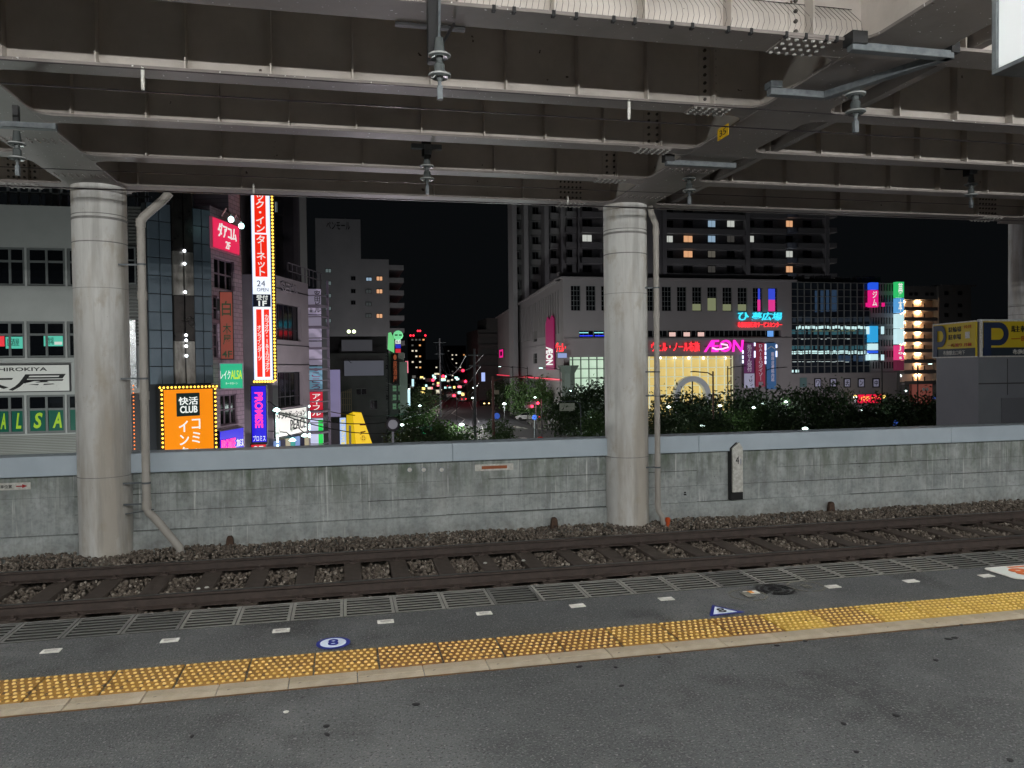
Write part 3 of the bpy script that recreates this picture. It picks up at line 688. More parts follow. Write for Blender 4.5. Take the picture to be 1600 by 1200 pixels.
M_BLUE = glow('blue_panel', (28, 14, 215), .95); M_PINKL = glow('pink_letter', (255, 50, 150), 1.5)
sg, W, Hh = sign('loan_sign', 'wide blue lit sign with pink letters just above the wall', F2s, 343, 381, 670, 722, M_BLUE, out=.1, th=.1)
text(sg, 'PROMISE', W*.05, W*.62, Hh*.38, Hh*.72, 0, M_PINKL, bold=.03); text(sg, 'プロミス', W*.66, W*.95, Hh*.42, Hh*.66, 0, W_WHITE, bold=.02)
for (px, py, lab) in ((361, 343, 'left'), (377, 353, 'right')):
    s, z = F2s.loc(px-16, py-3); l = thing('sign_lamp', 'small %s floodlight on an arm above the pink sign' % ('nearer left' if lab == 'left' else 'farther right'), 'lamp', F2s.sub(s, z, 0))
    e = F2s.loc(px, py, 1.0); dx, dz = e[0]-s, e[1]-z
    MB().tube([(0, 0, 0), (dx*.6, -.6, .12), (dx, -1.0, dz+.12)], .02, 5).build('arm', paint('arm_grey', (190, 170, 170)), l)
    MB().ball((dx, -1.0, dz), .09, 8).build('bulb', BULB_C, l)

# ---- tall lit vertical sign
q = F2s.at(eS+1.2, -.5, 0); F3 = Frame((onY(388, 500, q.y).x, q.y, GZ), 88)
M_RED = glow('red_panel', (244, 42, 20), .95); M_WP = glow('white_panel', (235, 242, 255), 1.1)
sg, W, Hh = sign('vertical_sign', 'tall red and white lit sign with yellow bulbs down its right edge', F3, 391, 420.5, 262, 594, M_WP, out=0, th=.9, frame=glow('blue_white_edge', (120, 165, 235), .8), ft=.01, cat='sign')
zf = lambda y: (594-y)/332*Hh; xf = lambda x: (x-391)/29.5*W
for (a_, b_, y0, y1) in ((396, 414, 264, 363.5), (396, 415, 366, 432), (396, 404.5, 483, 589), (408, 416.5, 483, 589)):
    MB().box(xf(a_), xf(b_), -.015, 0, zf(y1), zf(y0)).build('red_face', M_RED, sg)
text(sg, vt('ック・イン'), xf(398.5), xf(412), zf(362), zf(304), -.015, W_WHITE, bold=.03, spacing=.9)
text(sg, vt('タ｜ネット'), xf(398.5), xf(412.5), zf(430.5), zf(367.5), -.015, W_WHITE, bold=.03, spacing=.9)
text(sg, '24', xf(398), xf(411), zf(447), zf(438), 0, paint('navy', (40, 60, 110)), bold=.0); text(sg, 'OPEN', xf(398), xf(416), zf(455), zf(449.5), 0, paint('navy', (40, 60, 110)))
MB().box(xf(391.3), xf(419), -.015, 0, zf(479), zf(459.5)).build('dark_face', paint('night_blue', (20, 30, 60)), sg)
text(sg, '受付', xf(397), xf(415), zf(468.5), zf(460.5), -.015, W_WHITE, bold=.03); text(sg, '1F', xf(400), xf(413), zf(478), zf(469.5), -.015, W_WHITE, bold=.03)
text(sg, vt('オンラインダ｜ツ'), xf(397), xf(403.8), zf(563), zf(508), -.015, W_WHITE, bold=.04, spacing=.85); text(sg, vt('カラオケ・1&2カラオケ'), xf(408.8), xf(415.8), zf(581), zf(491), -.015, W_WHITE, bold=.04, spacing=.85)
MB().box(W-.01, W+.14, .1, .3, 0, Hh).build('bulb_board', M_BLACK, sg)
bulbs(sg, [(W+.07, .07, Hh*k/62) for k in range(63)]+[(W*k/7, .0, -.05) for k in range(8)], .042)
sg, W, Hh = sign('vertical_sign', 'blue lit vertical sign with pink letters read downwards', F3, 391, 416.5, 602, 692, M_BLUE, out=0, th=.3)
text(sg, 'PROMISE', W*.25, W*.75, Hh*.26, Hh*.88, 0, M_PINKL, bold=.03, rot=-90); text(sg, 'プロミス', W*.12, W*.88, Hh*.03, Hh*.13, 0, W_WHITE, bold=.03)
sg, W, Hh = sign('floor_sign', 'small red lit floor sign below the blue vertical sign', F3, 391, 416.5, 693.5, 716, glow('red_small', (220, 20, 40), .9), out=0, th=.3)
text(sg, '2F', W*.2, W*.8, Hh*.3, Hh*.85, 0, W_WHITE, bold=.03)

# ---- dark tower behind the signs
F4 = Frame((onY(362, 400, 50).x, 50, GZ), 90)
d4 = thing('dark_tower', 'unlit dark tower rising behind the tall red vertical sign', 'building', F4)
e4 = F4.loc(469, 400)[0]; z4 = F4.loc(430, 255)[1]
M_DT = mat('dark_cladding', (.10, .095, .10), (.14, .13, .135), scale=.5, rough=.6)
b = MB(); b.box(0, e4, 0, 10, 0, z4)
for k in range(10): z = F4.loc(430, 300+18*k)[1]; b.box(0, e4-.9, -.06, -.002, z, z+.06)
for px in (425, 440, 456, 463): s = F4.loc(px, 300)[0]; b.box(s, s+.08, -.12, -.002, 0, z4)
b.build('wall', M_DT, d4)
h = F4.rect(427, 434, 315, 333); window(d4, *h, nx=3, nz=1, y=-.1, pm=glow('curtain', (150, 160, 160), .5))
MB().box(F4.loc(366, 400)[0], F4.loc(390, 400)[0], -4, -.01, 0, z4-2).build('annex', mat('annex_plum', (.16, .12, .14), rough=.6), d4)

# ---- grey building (安田ビル) turned to the street
q = onY(424, 500, 37); F5 = Frame((q.x, q.y, GZ), 19.4)
g5 = thing('grey_building', 'pinkish grey four storey building right of the tall red sign', 'building', F5)
e5 = F5.loc(482, 500)[0]; z5 = F5.loc(424, 428)[1]
hs = [tuple(round(v, 3) for v in F5.rect(*a)) for a in ((432, 470, 476, 532), (434, 473, 581, 636))]
b = wall_holes(F5, 0, e5, 0, z5, hs, 2.2, rev=.25); b.build('wall', mat('grey_pink_wall', (.44, .39, .40), (.52, .465, .475), scale=.7, rough=.7), g5)
for h in hs: window(g5, *h, nx=5, nz=2, fm=M_FRAMED, y=.2, split=.3)
for y in (455, 540, 570): s0, s1, z0, z1 = F5.rect(425, 482, y, y+.6); MB().box(0, e5, -.02, -.002, z0, z0+.05).build('joint', paint('joint_g', (60, 55, 58)), g5)
s0, s1, z0, z1 = F5.rect(438, 464, 442, 458); text(g5, '安田ビル', s0, s1, z0, z1, -.002, mat('letter_pale', (.5, .46, .47), rough=.5), th=.05)
b = MB(); f5e = F5
for k in range(9):
    z = z5-1.1*k-.6
    b.box(e5+.15, e5+1.3, -.6, -.5, z, z+.05); b.box(e5+.15, e5+.2, -.6, .6, z, z+.05)
    b.box(e5+.1, e5+1.3, -.6, .8, z-.55, z-.45)
b.box(e5+1.25, e5+1.32, -.62, -.5, 0, z5+.3); b.build('stair', paint('stair_pale', (150, 140, 155)), g5, kind='stuff')
b = MB()
for k in range(9): s = e5*.6+k*.55; b.box(s, s+.05, .3, .35, z5, z5+.9)
b.box(e5*.6, e5*.6+4.6, .3, .35, z5+.85, z5+.9); b.box(e5*.6, e5*.6+4.6, .3, .35, z5+.45, z5+.49); b.build('roof_railing', paint('rail_pale', (120, 115, 120)), g5, kind='stuff')
q = F5.at(e5+1.4, -1.0, 0); FS = Frame((onY(484, 500, q.y).x, q.y, GZ), 88)
sg = thing('sign_tower', 'tall white stacked sign tower with a red panel near its foot', 'sign', FS.sub(*FS.loc(485, 720)))
Fz = FS.sub(*FS.loc(485, 720)); W = Fz.loc(504.5, 600)[0]
def seg(y0, y1, m, name='sign_panel'):
    z1_, z0_ = Fz.loc(495, y0)[1], Fz.loc(495, y1)[1]; MB().box(.02, W-.02, 0, .35, z0_+.02, z1_-.02).build(name, m, sg); return z0_, z1_
M_LAV = paint('lavender_panel', (205, 195, 215), .5, emit=srgb(190, 180, 205), es=.28)  # unlit panels given a weak glow of their own
z0, z1 = seg(451, 491, M_LAV); text(sg, vt('安田ビル'), W*.48, W*.92, z0+.1, z1-.1, 0, M_BLACK, bold=.02, spacing=.95); text(sg, vt('テナント募集'), W*.12, W*.34, z0+.1, z1-.9, 0, M_BLACK, spacing=.9)
seg(492, 532, M_LAV); seg(533, 571, M_LAV)
z0, z1 = seg(572, 611, paint('sky_panel', (140, 185, 205), .5, emit=srgb(130, 175, 200), es=.35)); text(sg, vt('eこころ'), W*.15, W*.8, z0+.1, z1-.1, 0, paint('rose', (210, 110, 160)), bold=.02)  # blue panel face also carries a little added emission
z0, z1 = seg(612, 653, glow('red_deep', (195, 25, 50), .85)); text(sg, vt('アイフル'), W*.18, W*.82, z0+.12, z1-.12, 0, W_WHITE, bold=.03, spacing=.9)
seg(654, 720, glow('white_lit', (205, 210, 240), .8)); z0, z1 = Fz.loc(495, 720)[1], Fz.loc(495, 656)[1]
MB().box(W*.62, W-.03, -.02, 0, z0, z1).build('green_strip', glow('green_strip', (20, 215, 80), .9), sg)
b = MB(); b.box(0, .02, .02, .33, 0, Fz.loc(495, 450)[1]); b.box(W-.02, W, .02, .33, 0, Fz.loc(495, 450)[1]); b.build('frame', M_FRAMED, sg)

# ---- relaxation sign and little lamps
sg, W, Hh = sign('massage_sign', 'tilted off white sign board flanked by cyan bulbs', F5, 430, 479, 638, 680, paint('off_white', (215, 215, 205), .6, emit=srgb(200, 200, 190), es=.5), out=1.6, th=.08)  # board face brightened by emission in its paint
text(sg, 'リラクゼーション', W*.05, W*.95, Hh*.66, Hh*.9, 0, M_BLACK); text(sg, 'PEACE', W*.45, W*.96, Hh*.18, Hh*.58, 0, M_BLACK)
pts = [(-.06, -.1, Hh*k) for k in (.9, .68, .6, .52, .44, .3, .1, .0, -.1, -.25)]+[(W+.06, -.1, Hh*k) for k in (1.0, .75, .68, .6, .54, .3, .2, .1, -.1, -.2)]
bulbs(sg, pts, .05, BULB_C)
q0 = F5.rect(430, 483, 684, 730, .3); b = MB()
shopf = thing('lit_kiosk', 'bluish lit shop panels below the tilted sign board', 'shop', F5.sub(q0[0], q0[2], -.3))
for k in range(7):
    wd = (q0[1]-q0[0])/7; MB().box(wd*k+.03, wd*(k+1)-.03, 0, .1, 0, q0[3]-q0[2]).build('panel', [glow('shop_a', (130, 160, 215), .7), glow('shop_b', (60, 170, 160), .6), glow('shop_c', (190, 180, 150), .6), paint('shop_d', (60, 60, 80))][(k*3) % 4], shopf)
for (px, py, k) in ((432, 640, 0), (476, 680, 1), (457, 687, 2)):
    q = F5.loc(px, py, 2.2); l = thing('street_bulb', ['white lamp at the top left corner of the tilted sign board', 'bright lamp under the right end of the tilted sign board', 'bright lamp under the middle of the tilted sign board'][k], 'lamp', F5.sub(q[0], q[1], -2.2))
    b = MB(); b.lathe([(.02, .08), (.10, .03), (.15, -.03), (.08, -.07)], 10); b.build('bulb', BULB_C, l); MB().tube([(0, 0, .08), (.1, .3, .3), (.2, 1.2, .35)], .02, 5).build('arm', M_BLACK, l)

# ---- things on the street between: lavender board, yellow sign, etc.
def fY(px, Y, a=90): return Frame((onY(px, 500, Y).x, Y, GZ), a)
F6 = fY(513, 50)
sg, W, Hh = sign('blank_board', 'blank pale lavender upright board right of the sign tower', F6, 514, 532, 577, 652, paint('lav_board', (165, 158, 200), .5, emit=srgb(150, 145, 190), es=.35), out=0, th=.4)  # unlit board; weak emission put into the lavender
sg, W, Hh = sign('small_sign', 'small dark sign left of the colourful sign strip', F6, 517, 530, 660, 700, paint('slate', (70, 72, 85), .5), out=.2, th=.3)
sg, W, Hh = sign('colour_strip_sign', 'narrow white sign with yellow characters beside the yellow pillar', F6, 530, 541, 652, 705, glow('pale_blue_lit', (170, 195, 245), .9), out=.3, th=.3)
text(sg, vt('ボックス館'), W*.2, W*.8, Hh*.12, Hh*.95, 0, glow('yellow_letter', (230, 210, 60), 1), bold=.03)
ys = thing('yellow_pillar_sign', 'bright yellow tapering pillar sign standing in the street', 'sign', F6.sub(*F6.loc(541, 706, 1.0), -1.0))
Fy = F6.sub(*F6.loc(541, 706, 1.0), -1.0); P_ = lambda x, y: Fy.loc(x, y)
M_YEL = glow('yellow_panel', (250, 205, 5), .85)
a = [P_(557, 706), P_(586, 706), P_(565, 646), P_(551, 645)]
MB().prism(a, 0, 1.1, axis='y').build('front_face', M_YEL, ys)
a = [P_(541, 706), P_(556.6, 706), P_(550.6, 646), P_(541.5, 650)]
MB().prism(a, .12, 1.2, axis='y').build('side_face', mat('glow_yellow2', (.3, .25, .02), emit=srgb(225, 190, 10), es=.7), ys)
M_RB = paint('red_brown', (150, 60, 15))
x0_, z1_ = P_(562, 663); x1_, z0_ = P_(573, 689); text(ys, vt('一番'), x0_, x1_, z0_, z1_, 0, M_RB, bold=.02)
x0_, z1_ = P_(545, 665); x1_, z0_ = P_(549, 697); MB().box(x0_, x1_, .09, .119, z0_, z1_).build('side_strip', paint('strip_grey', (200, 205, 190)), ys)
# low dark block with two blank billboards
F7 = fY(511, 64)
b7 = thing('low_block', 'dark low block behind blank grey billboards', 'building', F7)
e7 = F7.loc(603, 600)[0]; z7 = F7.loc(560, 552)[1]
hs = [tuple(round(v, 3) for v in F7.rect(*a)) for a in ((556, 573, 607, 617), (578, 590, 625, 640), (520, 530, 608, 620))]
b = wall_holes(F7, 0, e7, 0, z7, hs, 10); b.build('wall', mat('block_dark', (.10, .10, .10), (.14, .14, .14), scale=.6, rough=.8), b7)
for h in hs: window(b7, *h, nx=2, nz=1)
b = MB()
for k in range(7): s = F7.loc(530+10*k, 552)[0]; b.box(s, s+.5, .5, 1.1, z7, z7+.5)
s0, s1, z0, z1 = F7.rect(512, 606, 524, 552); b.box(s0, s1, 2.0, 6, z7, z1); b.build('rooftop_unit', mat('unit_dark', (.05, .05, .052), rough=.7), b7)
sg, W, Hh = sign('billboard', 'upper blank grey billboard on the low dark block', F7, 533, 582, 530.5, 549, paint('board_grey', (105, 105, 112), .6, emit=srgb(90, 90, 96), es=.25), out=-.2, th=.3)  # blank board with a faint added glow in its grey
sg, W, Hh = sign('billboard', 'lower and wider blank grey billboard on the low dark block', F7, 537, 600, 563, 587.5, paint('board_grey2', (125, 125, 138), .6, emit=srgb(110, 112, 124), es=.3), out=.3, th=.3)  # same weak added glow in the lower board
b = MB(); f_ = F7
fs = thing('fire_stair', 'pale steel stair frame to the left of the dark block wall', 'stair', F7.sub(*F7.loc(534, 643, 2), -2)); Ff = F7.sub(*F7.loc(534, 643, 2), -2)
Wf, Hf = Ff.loc(549, 643)[0], Ff.loc(549, 607)[1]
for k in range(6): b.box(Wf*k/5-.03, Wf*k/5+.03, 0, .06, 0, Hf*(.85+.15*k/5))
for k in range(4): b.box(0, Wf, 0, .05, Hf*k/3.6, Hf*k/3.6+.05)
b.build('frame', paint('cream_rail', (170, 150, 130)), fs)
F8 = fY(604, 84)
b8 = thing('slim_building', 'slim building with green lit windows and black vertical sign', 'building', F8)
e8 = F8.loc(632, 600)[0]; z8 = F8.loc(618, 551)[1]
hs = [tuple(round(v, 3) for v in F8.rect(*a)) for a in ((613, 620, 602, 612), (622, 629, 602, 612), (613, 620, 616, 626), (622, 629, 616, 626), (613, 620, 630, 640), (622, 629, 630, 640))]
b = wall_holes(F8, 0, e8, 0, z8, hs, 10); b.build('wall', mat('slim_wall', (.20, .22, .20), rough=.7), b8)
for h in hs: window(b8, *h, nx=1, nz=2, pm=glow('green_window', (105, 150, 115), .4))
MB().box(e8*.7, e8+.3, -.3, -.01, 4, z8-1).build('side_panel', mat('green_grey', (.22, .27, .23)), b8)
sg, W, Hh = sign('vertical_sign', 'long black vertical sign with small white characters on the slim building', F8, 600, 607, 546, 655, paint('near_black', (14, 15, 18)), out=.8, th=.5, frame=M_BLACK)
text(sg, vt('英会話・個別指導学院・駅前教室'), W*.25, W*.75, Hh*.03, Hh*.97, 0, paint('dim_white', (130, 130, 130)), spacing=.9)
sg, W, Hh = sign('vertical_sign', 'short black vertical sign with orange brown characters', F8, 612, 622, 552, 600, paint('near_black2', (16, 12, 10)), out=.5, th=.5, frame=M_BLACK)
text(sg, vt('●居酒屋'), W*.2, W*.8, Hh*.06, Hh*.96, 0, mat('orange_dim', (.3, .1, .04), emit=srgb(150, 70, 45), es=.6), bold=.03)
sg = thing('glasses_sign', 'green glowing rooftop sign with a round head above flags', 'sign', F8.sub(*F8.loc(606, 551, .6), -.6)); Fg = F8.sub(*F8.loc(606, 551, .6), -.6); P_ = lambda x, y: Fg.loc(x, y)
MB().prism([P_(606, 546), P_(616, 551), P_(616, 530), P_(611, 519), P_(607, 520)], 0, .5, axis='y').build('green_panel', glow('green_pale', (120, 220, 140), .8), sg)
x, z = P_(622, 524); MB().lathe([(.4, -.3), (.52, -.1), (.52, .1), (.4, .3)], 16, (0, 0, 0)).build('round_head', glow('green_round', (130, 235, 165), .8), sg).matrix_local = Matrix.Translation((x, 0, z)) @ Matrix.Rotation(R(90), 4, 'X')
for s_ in (-1, 1): MB().box(x+s_*.22-.15, x+s_*.22+.15, -.34, -.30, z-.05, z+.09).build('spectacle_lens', paint('dark_lens', (20, 60, 35)), sg)
for (a_, y0, y1, m) in (((618, 626), 531, 537, W_WHITE), ((618, 626), 538, 544, glow('flag_blue', (40, 50, 200), .8)), ((618, 626), 545, 551, glow('flag_red', (220, 40, 60), .8))):
    p0, p1 = P_(a_[0], y1), P_(a_[1], y0); MB().box(p0[0], p1[0], -.05, .1, p0[1], p1[1]).build('flag_panel', m, sg)
text(sg, '0.1', P_(619, 536)[0], P_(625, 536)[0], P_(622, 536)[1], P_(622, 532)[1], -.05, paint('navy2', (30, 40, 120)), bold=.02)
ms = thing('traffic_mirror', 'round grey mirror in a thick black rim above the yellow sign', 'mirror', F8.sub(*F8.loc(614, 663, 40), -40)); 
o = MB().lathe([(.36, 0), (.42, .03), (.42, .12), (.02, .2)], 24).build('rim', M_BLACK, ms, smooth=True); o.matrix_local = Matrix.Rotation(R(-90), 4, 'X')
o = MB().lathe([(.26, -.02), (.27, 0)], 24).build('mirror_glass', mat('mirror_grey', (.28, .30, .32), rough=.4), ms); o.matrix_local = Matrix.Rotation(R(-90), 4, 'X')
MB().box(-.06, .06, .21, .33, -6, .1).build('pole', M_GALV, ms)
sg, W, Hh = sign('lit_street_sign', 'small pink and white lit sign beyond the slim building', fY(632, 120), 633, 638, 564, 583, glow('pinkwhite', (245, 120, 140), .9), out=0, th=.3)
sg, W, Hh = sign('lit_street_sign', 'narrow cyan white lit sign beyond the slim building', fY(632, 118), 634, 641, 608, 635, glow('cyanwhite', (200, 245, 255), .9), out=0, th=.3)
sg, W, Hh = sign('lit_street_sign', 'small white lit sign farther right above the street trees', fY(643, 125), 643, 647, 592, 604, glow('cyanwhite', (200, 245, 255), .9), out=0, th=.3)
sg, W, Hh = sign('lit_street_sign', 'upright blue white lit sign right of the tall concrete pole', fY(752, 190), 752, 758, 582, 596, glow('bluewhite', (170, 190, 250), 1.0), out=0, th=.3)

# ---- dark hotel slab far left of the street
F9 = fY(495, 185)
h9 = thing('stepped_tower', 'dark stepped tower block with a few orange windows', 'building', F9)
M_TW = mat('tower_dark', (.20, .205, .22), (.26, .265, .28), scale=.08, rough=.8)
s1, z1 = F9.loc(563, 343); s2, z2 = F9.loc(607, 405)
b = MB(); b.box(0, s1, 0, 25, 0, z1); b.box(s1, s2, .5, 25, 0, z2)
fl = 3.0; z = 6
while z < z2-1: b.box(s2, s2+3.6, 1+0, 25, z, z+1.1); z += fl
b.box(s2, s2+.1, .5, 25, 0, z2); b.build('wall', M_TW, h9)
s_, z_ = F9.loc(530, 352); text(h9, 'ペンモール', F9.loc(510, 352)[0], F9.loc(547, 352)[0], z_-1.0, z_+.8, -.01, mat('letter_black', (.01, .01, .01)), th=.1, bold=.02)
def lit(par, fr, px, py, w_, h_, m, y=-.12):
    s, z = fr.loc(px, py); b = MB(); b.box(s-w_/2-.08, s+w_/2+.08, y, y+.1, z-h_/2-.08, z+h_/2+.08, 0); b.box(s-w_/2, s-.05, y-.03, y-.002, z-h_/2, z+h_/2, 1); b.box(s+.05, s+w_/2, y-.03, y-.002, z-h_/2, z+h_/2, 1)
    return b.build('window', [M_FRAMED, m], par)
for y in (435, 455, 493.5): lit(h9, F9, 593, y, 1.3, .9, W_ORANGE, y=.3)
lit(h9, F9, 576.5, 436, 1.2, .7, W_COOL, y=.3)
for y in (455, 475, 493): lit(h9, F9, 576, y, 1.2, .8, glow('dimwin', (70, 75, 75), .5), y=.3); lit(h9, F9, 552, y-20, .9, .8, M_DGLASS)
for y in (423, 442.5, 462, 482, 501): lit(h9, F9, 513, y, 1.2, .8, glow('stair_dim', (115, 130, 130), .5))
for px in (545, 553):
    s, z = F9.loc(px, 518, 30); l = thing('roof_lamp', 'greenish lamp on the roof before the stepped tower, %s of the pair' % ('left' if px == 545 else 'right'), 'lamp', F9.sub(s, z, -30)); MB().ball((0, 0, 0), .35, 8).build('bulb', glow('green_lamp', (235, 255, 190), 4), l); MB().tube([(0, 0, -.3), (0, 0, -3)], .05, 5).build('pole', M_BLACK, l)

# ---- far towers
def far_tower(label, xl, xr, yt, Y, seed, n, red=True, bright=1.0):
    fr = fY(xl, Y); t = thing('far_tower', label, 'tower', fr); W_ = fr.loc(xr, 560)[0]; z = fr.loc(xl, yt)[1]
    MB().box(0, W_, 0, 20, 0, z).build('wall', mat('far_wall', (.02, .02, .024), rough=.9), t)
    rr = random.Random(seed); bs_ = [MB(), MB(), MB()]
    nx = max(4, int(W_/2.6)); nz = int((z+8-4)/3)
    for i in range(nx):
        for j in range(nz):
            if rr.random() < n:
                x = W_*(i+.5)/nx; zz_ = 4+3*j
                if zz_ < z-GZ*0-1: bs_[rr.choice((0, 0, 1, 2))].box(x-.5, x+.5, -.15, -.01, zz_-.4, zz_+.4)
    for q_, m in zip(bs_, (glow('far_white', (235, 225, 200), 1.0*bright), glow('far_orange', (255, 180, 110), .9*bright), glow('far_dim', (110, 110, 105), .6*bright))):
        if q_.v: q_.build('lit_window', m, t, kind='stuff')
    if red:
        for px in (0, .2, .5, .65, 1): MB().ball((W_*px, -.3, z+.6+(2.5 if px in (.5, .65) else 0)), .55, 6).build('warning_light', glow('warn_red', (255, 40, 60), 3), t)
    return t
far_tower('distant dark high rise with red warning lights left of the street end', 641, 665, 526, 420, 3, .62)
far_tower('distant wide block with a row of orange windows above the street end', 697, 728, 540, 560, 5, .28, red=False)
far_tower('distant low dim block between the two farther towers', 667, 690, 562, 470, 8, .12, red=False, bright=.8)
far_tower('dim low block left of the street behind the small lit signs', 636, 652, 575, 230, 9, .1, red=False, bright=.7)
far_tower('dim low block right of the street behind the concrete pole', 728, 748, 583, 300, 11, .16, red=False, bright=.8)
far_tower('dim low block closing the far end of the street', 668, 728, 590, 640, 12, .25, red=False, bright=.9)
F10 = fY(746, 215)
m10 = thing('terraced_building', 'dim terraced building with dark balcony bands left of the shopping centre', 'building', F10)
b = MB(); W_ = F10.loc(800, 560)[0]; s1 = F10.loc(760, 500)[0]; za = F10.loc(760, 497)[1]; zb_ = F10.loc(760, 515)[1]
b.box(0, W_, 0, 20, 0, zb_); b.box(s1, W_, 0, 15, zb_, za)
for k in range(7): b.box(0, W_, -1.2, -.01, zb_-1.2-3*k-1, zb_-1.2-3*k)
b.build('wall', mat('terrace_wall', (.12, .115, .115), rough=.8), m10)

# ================================================================== SHOPPING CENTRE
FA = Frame((onY(880, 500, 105).x, 105, GZ), 90)
PA = lambda x, y, o=0: FA.loc(x, y, o)
shop = thing('shopping_centre', 'pale multi storey shopping centre with glass wing and neon signs', 'building', FA)
M_SH = mat('shop_wall', (.235, .22, .225), (.265, .25, .255), scale=.15, rough=.7)
zT = PA(1050, 438)[1]; sE = PA(1237, 500)[0]
holes = []; upw = []
for k in range(14):
    x = 892+23.7*k; h = tuple(round(v, 3) for v in FA.rect(x, x+15, 448, 486)); z_ = FA.rect(1050, 1065, 448, 486); h = (h[0], h[1], round(z_[2], 3), round(z_[3], 3)); holes.append(h); upw.append(h)
strip = FA.rect(905, 1220, 516, 526.5); strip = tuple(round(v, 3) for v in strip); holes.append(strip)
ent1 = tuple(round(v, 3) for v in (.25, FA.loc(947, 600)[0], 0, PA(1000, 557)[1])); ent2 = tuple(round(v, 3) for v in (FA.loc(1003, 600)[0], FA.loc(1147, 600)[0], 0, PA(1000, 557)[1]))
holes += [ent1, ent2]
b = wall_holes(FA, 0, sE, 0, zT, holes, 1.5, rev=1.2); b.prism([(.5, 1.5), (sE, 1.5), (sE, 18), (.5+18*math.tan(R(5.2)), 18)], 0, zT-.05); b.build('wall', M_SH, shop)
for k, h in enumerate(upw):
    pm = {8: M_GLASSL, 9: M_GLASSL, 10: M_GLASSL}.get(k, M_DGLASS)
    w_ = window(shop, *h, nx=3, nz=5, fm=M_FRAME, y=.25, t=.05)
    if k in (8, 9, 10, 11): MB().box(.1, h[1]-h[0]-.1, -.045, -.032, .1, (h[3]-h[2])*(.30+.25*(k == 9))).build('lit_blind', mat('glow_dimgreen', (.05, .05, .04), emit=srgb(165, 172, 130), es=.45 if k != 11 else .2), w_)
    if k in (12, 13):  # neon sign reflections in the panes, built as glowing patches
        W_ = h[1]-h[0]; Hh = h[3]-h[2]; MB().box(W_*(.55 if k == 12 else .1), W_*(.85 if k == 12 else .8), -.045, -.032, .05, Hh*.5).build('glow_patch', glow('neon_reflect_pink', (235, 60, 150), .8 if k == 12 else .25), w_)
        MB().box(W_*(.6 if k == 12 else .1), W_*(.82 if k == 12 else .8), -.045, -.032, Hh*.5, Hh*.97).build('glow_patch', glow('neon_reflect_blue', (60, 80, 220), .8 if k == 12 else .35), w_)
for k in range(14):   # strip window bays
    a = strip[0]+(strip[1]-strip[0])*k/14; c_ = strip[0]+(strip[1]-strip[0])*(k+1)/14
    pm = M_GLASSL if k in (5, 8, 9) else M_DGLASS
    w_ = window(shop, a, c_, strip[2], strip[3], nx=3, nz=1, y=.5, t=.05)
    if k in (6, 7, 8): MB().box(.3, 1.3, -.05, -.035, .1, .7).build('glow_patch', glow('pale_lit', (240, 200, 190), .8), w_)
    if k in (0, 1): MB().box(.2, c_-a-.1, -.05, -.035, .15, .3).build('blue_light', glow('blue_strip', (50, 60, 235), 1.2), w_); MB().box(.1, 1.5, -.05, -.035, .6, .72).build('cyan_light', glow('cyan_strip', (150, 240, 245), 1.0), w_)
    if k == 13: MB().box(.3, 1.3, -.05, -.035, .02, .9).build('blue_light', glow('blue_soft', (110, 170, 245), .8), w_)
MB().box(0, sE, -.25, -.01, strip[2]-.5, strip[2]-.15).build('ledge', M_SH, shop)
# entrance halls: real lit back walls behind mullions
def hall(e, wallm, nx, nz, fm):
    a, c_, z0, z1 = e
    MB().box(a+.01, c_-.01, 1.17, 1.19, z0+.01, z1-.01).build('hall_wall', wallm, shop)
    for i in range(nx+1): x = a+(c_-a)*i/nx; MB().box(max(a, x-.07), min(c_, x+.07), .35, .5, z0, z1).build('mullion', fm, shop)
    for j in range(1, nz+1): z = z0+(z1-z0)*j/(nz+.3); MB().box(a, c_, .34, .51, z-.06, z+.06).build('transom', fm, shop)
hall(ent1, mat('hall_green', (.5, .6, .5), (.3, .4, .34), scale=.35, emit=srgb(205, 232, 205), es=.72), 5, 8, mat('mullion_green', (.12, .16, .14), rough=.5))
hall(ent2, mat('hall_warm', (.5, .4, .2), (.4, .3, .12), scale=.3, emit=srgb(232, 205, 125), es=.62), 11, 8, mat('mullion_warm', (.75, .75, .62), rough=.5, emit=srgb(220, 225, 190), es=.5))  # warm mullions glow though no lamp: hall light put into their colour
for px in (1035, 1058, 1080, 1103, 1137):
    s, z = PA(px, 559.5); MB().ball((s, .8, z), .22, 8).build('downlight', glow('downlight', (255, 250, 225), 4), shop)
s, z = PA(1080, 618)
n = 20; r0, r1 = 2.05, 2.85; b = MB()
for k in range(n):
    t0, t1 = math.pi*k/n, math.pi*(k+1)/n
    b.prism([(s+r0*math.cos(t0), z+r0*math.sin(t0)), (s+r1*math.cos(t0), z+r1*math.sin(t0)), (s+r1*math.cos(t1), z+r1*math.sin(t1)), (s+r0*math.cos(t1), z+r0*math.sin(t1))], -.6, .3, axis='y')
b.box(s-r1, s-r0, -.6, .3, 0, z); b.box(s+r0, s+r1, -.6, .3, 0, z); b.build('arch', mat('arch_pale', (.75, .8, .85), rough=.5), shop)
MB().box(s-.07, s+.07, -.5, -.3, 0, z+r0).build('arch_mullion', M_BLACK, shop)
# corner column with flared head
s, z = PA(884, 571); pc = MB(); pc.lathe([(.95, 0), (.95, z-1.1), (1.55, z-.1), (1.55, z)], 8, (s, -1.2, 0)); pc.build('corner_column', mat('column_green', (.10, .13, .11), rough=.6), shop)
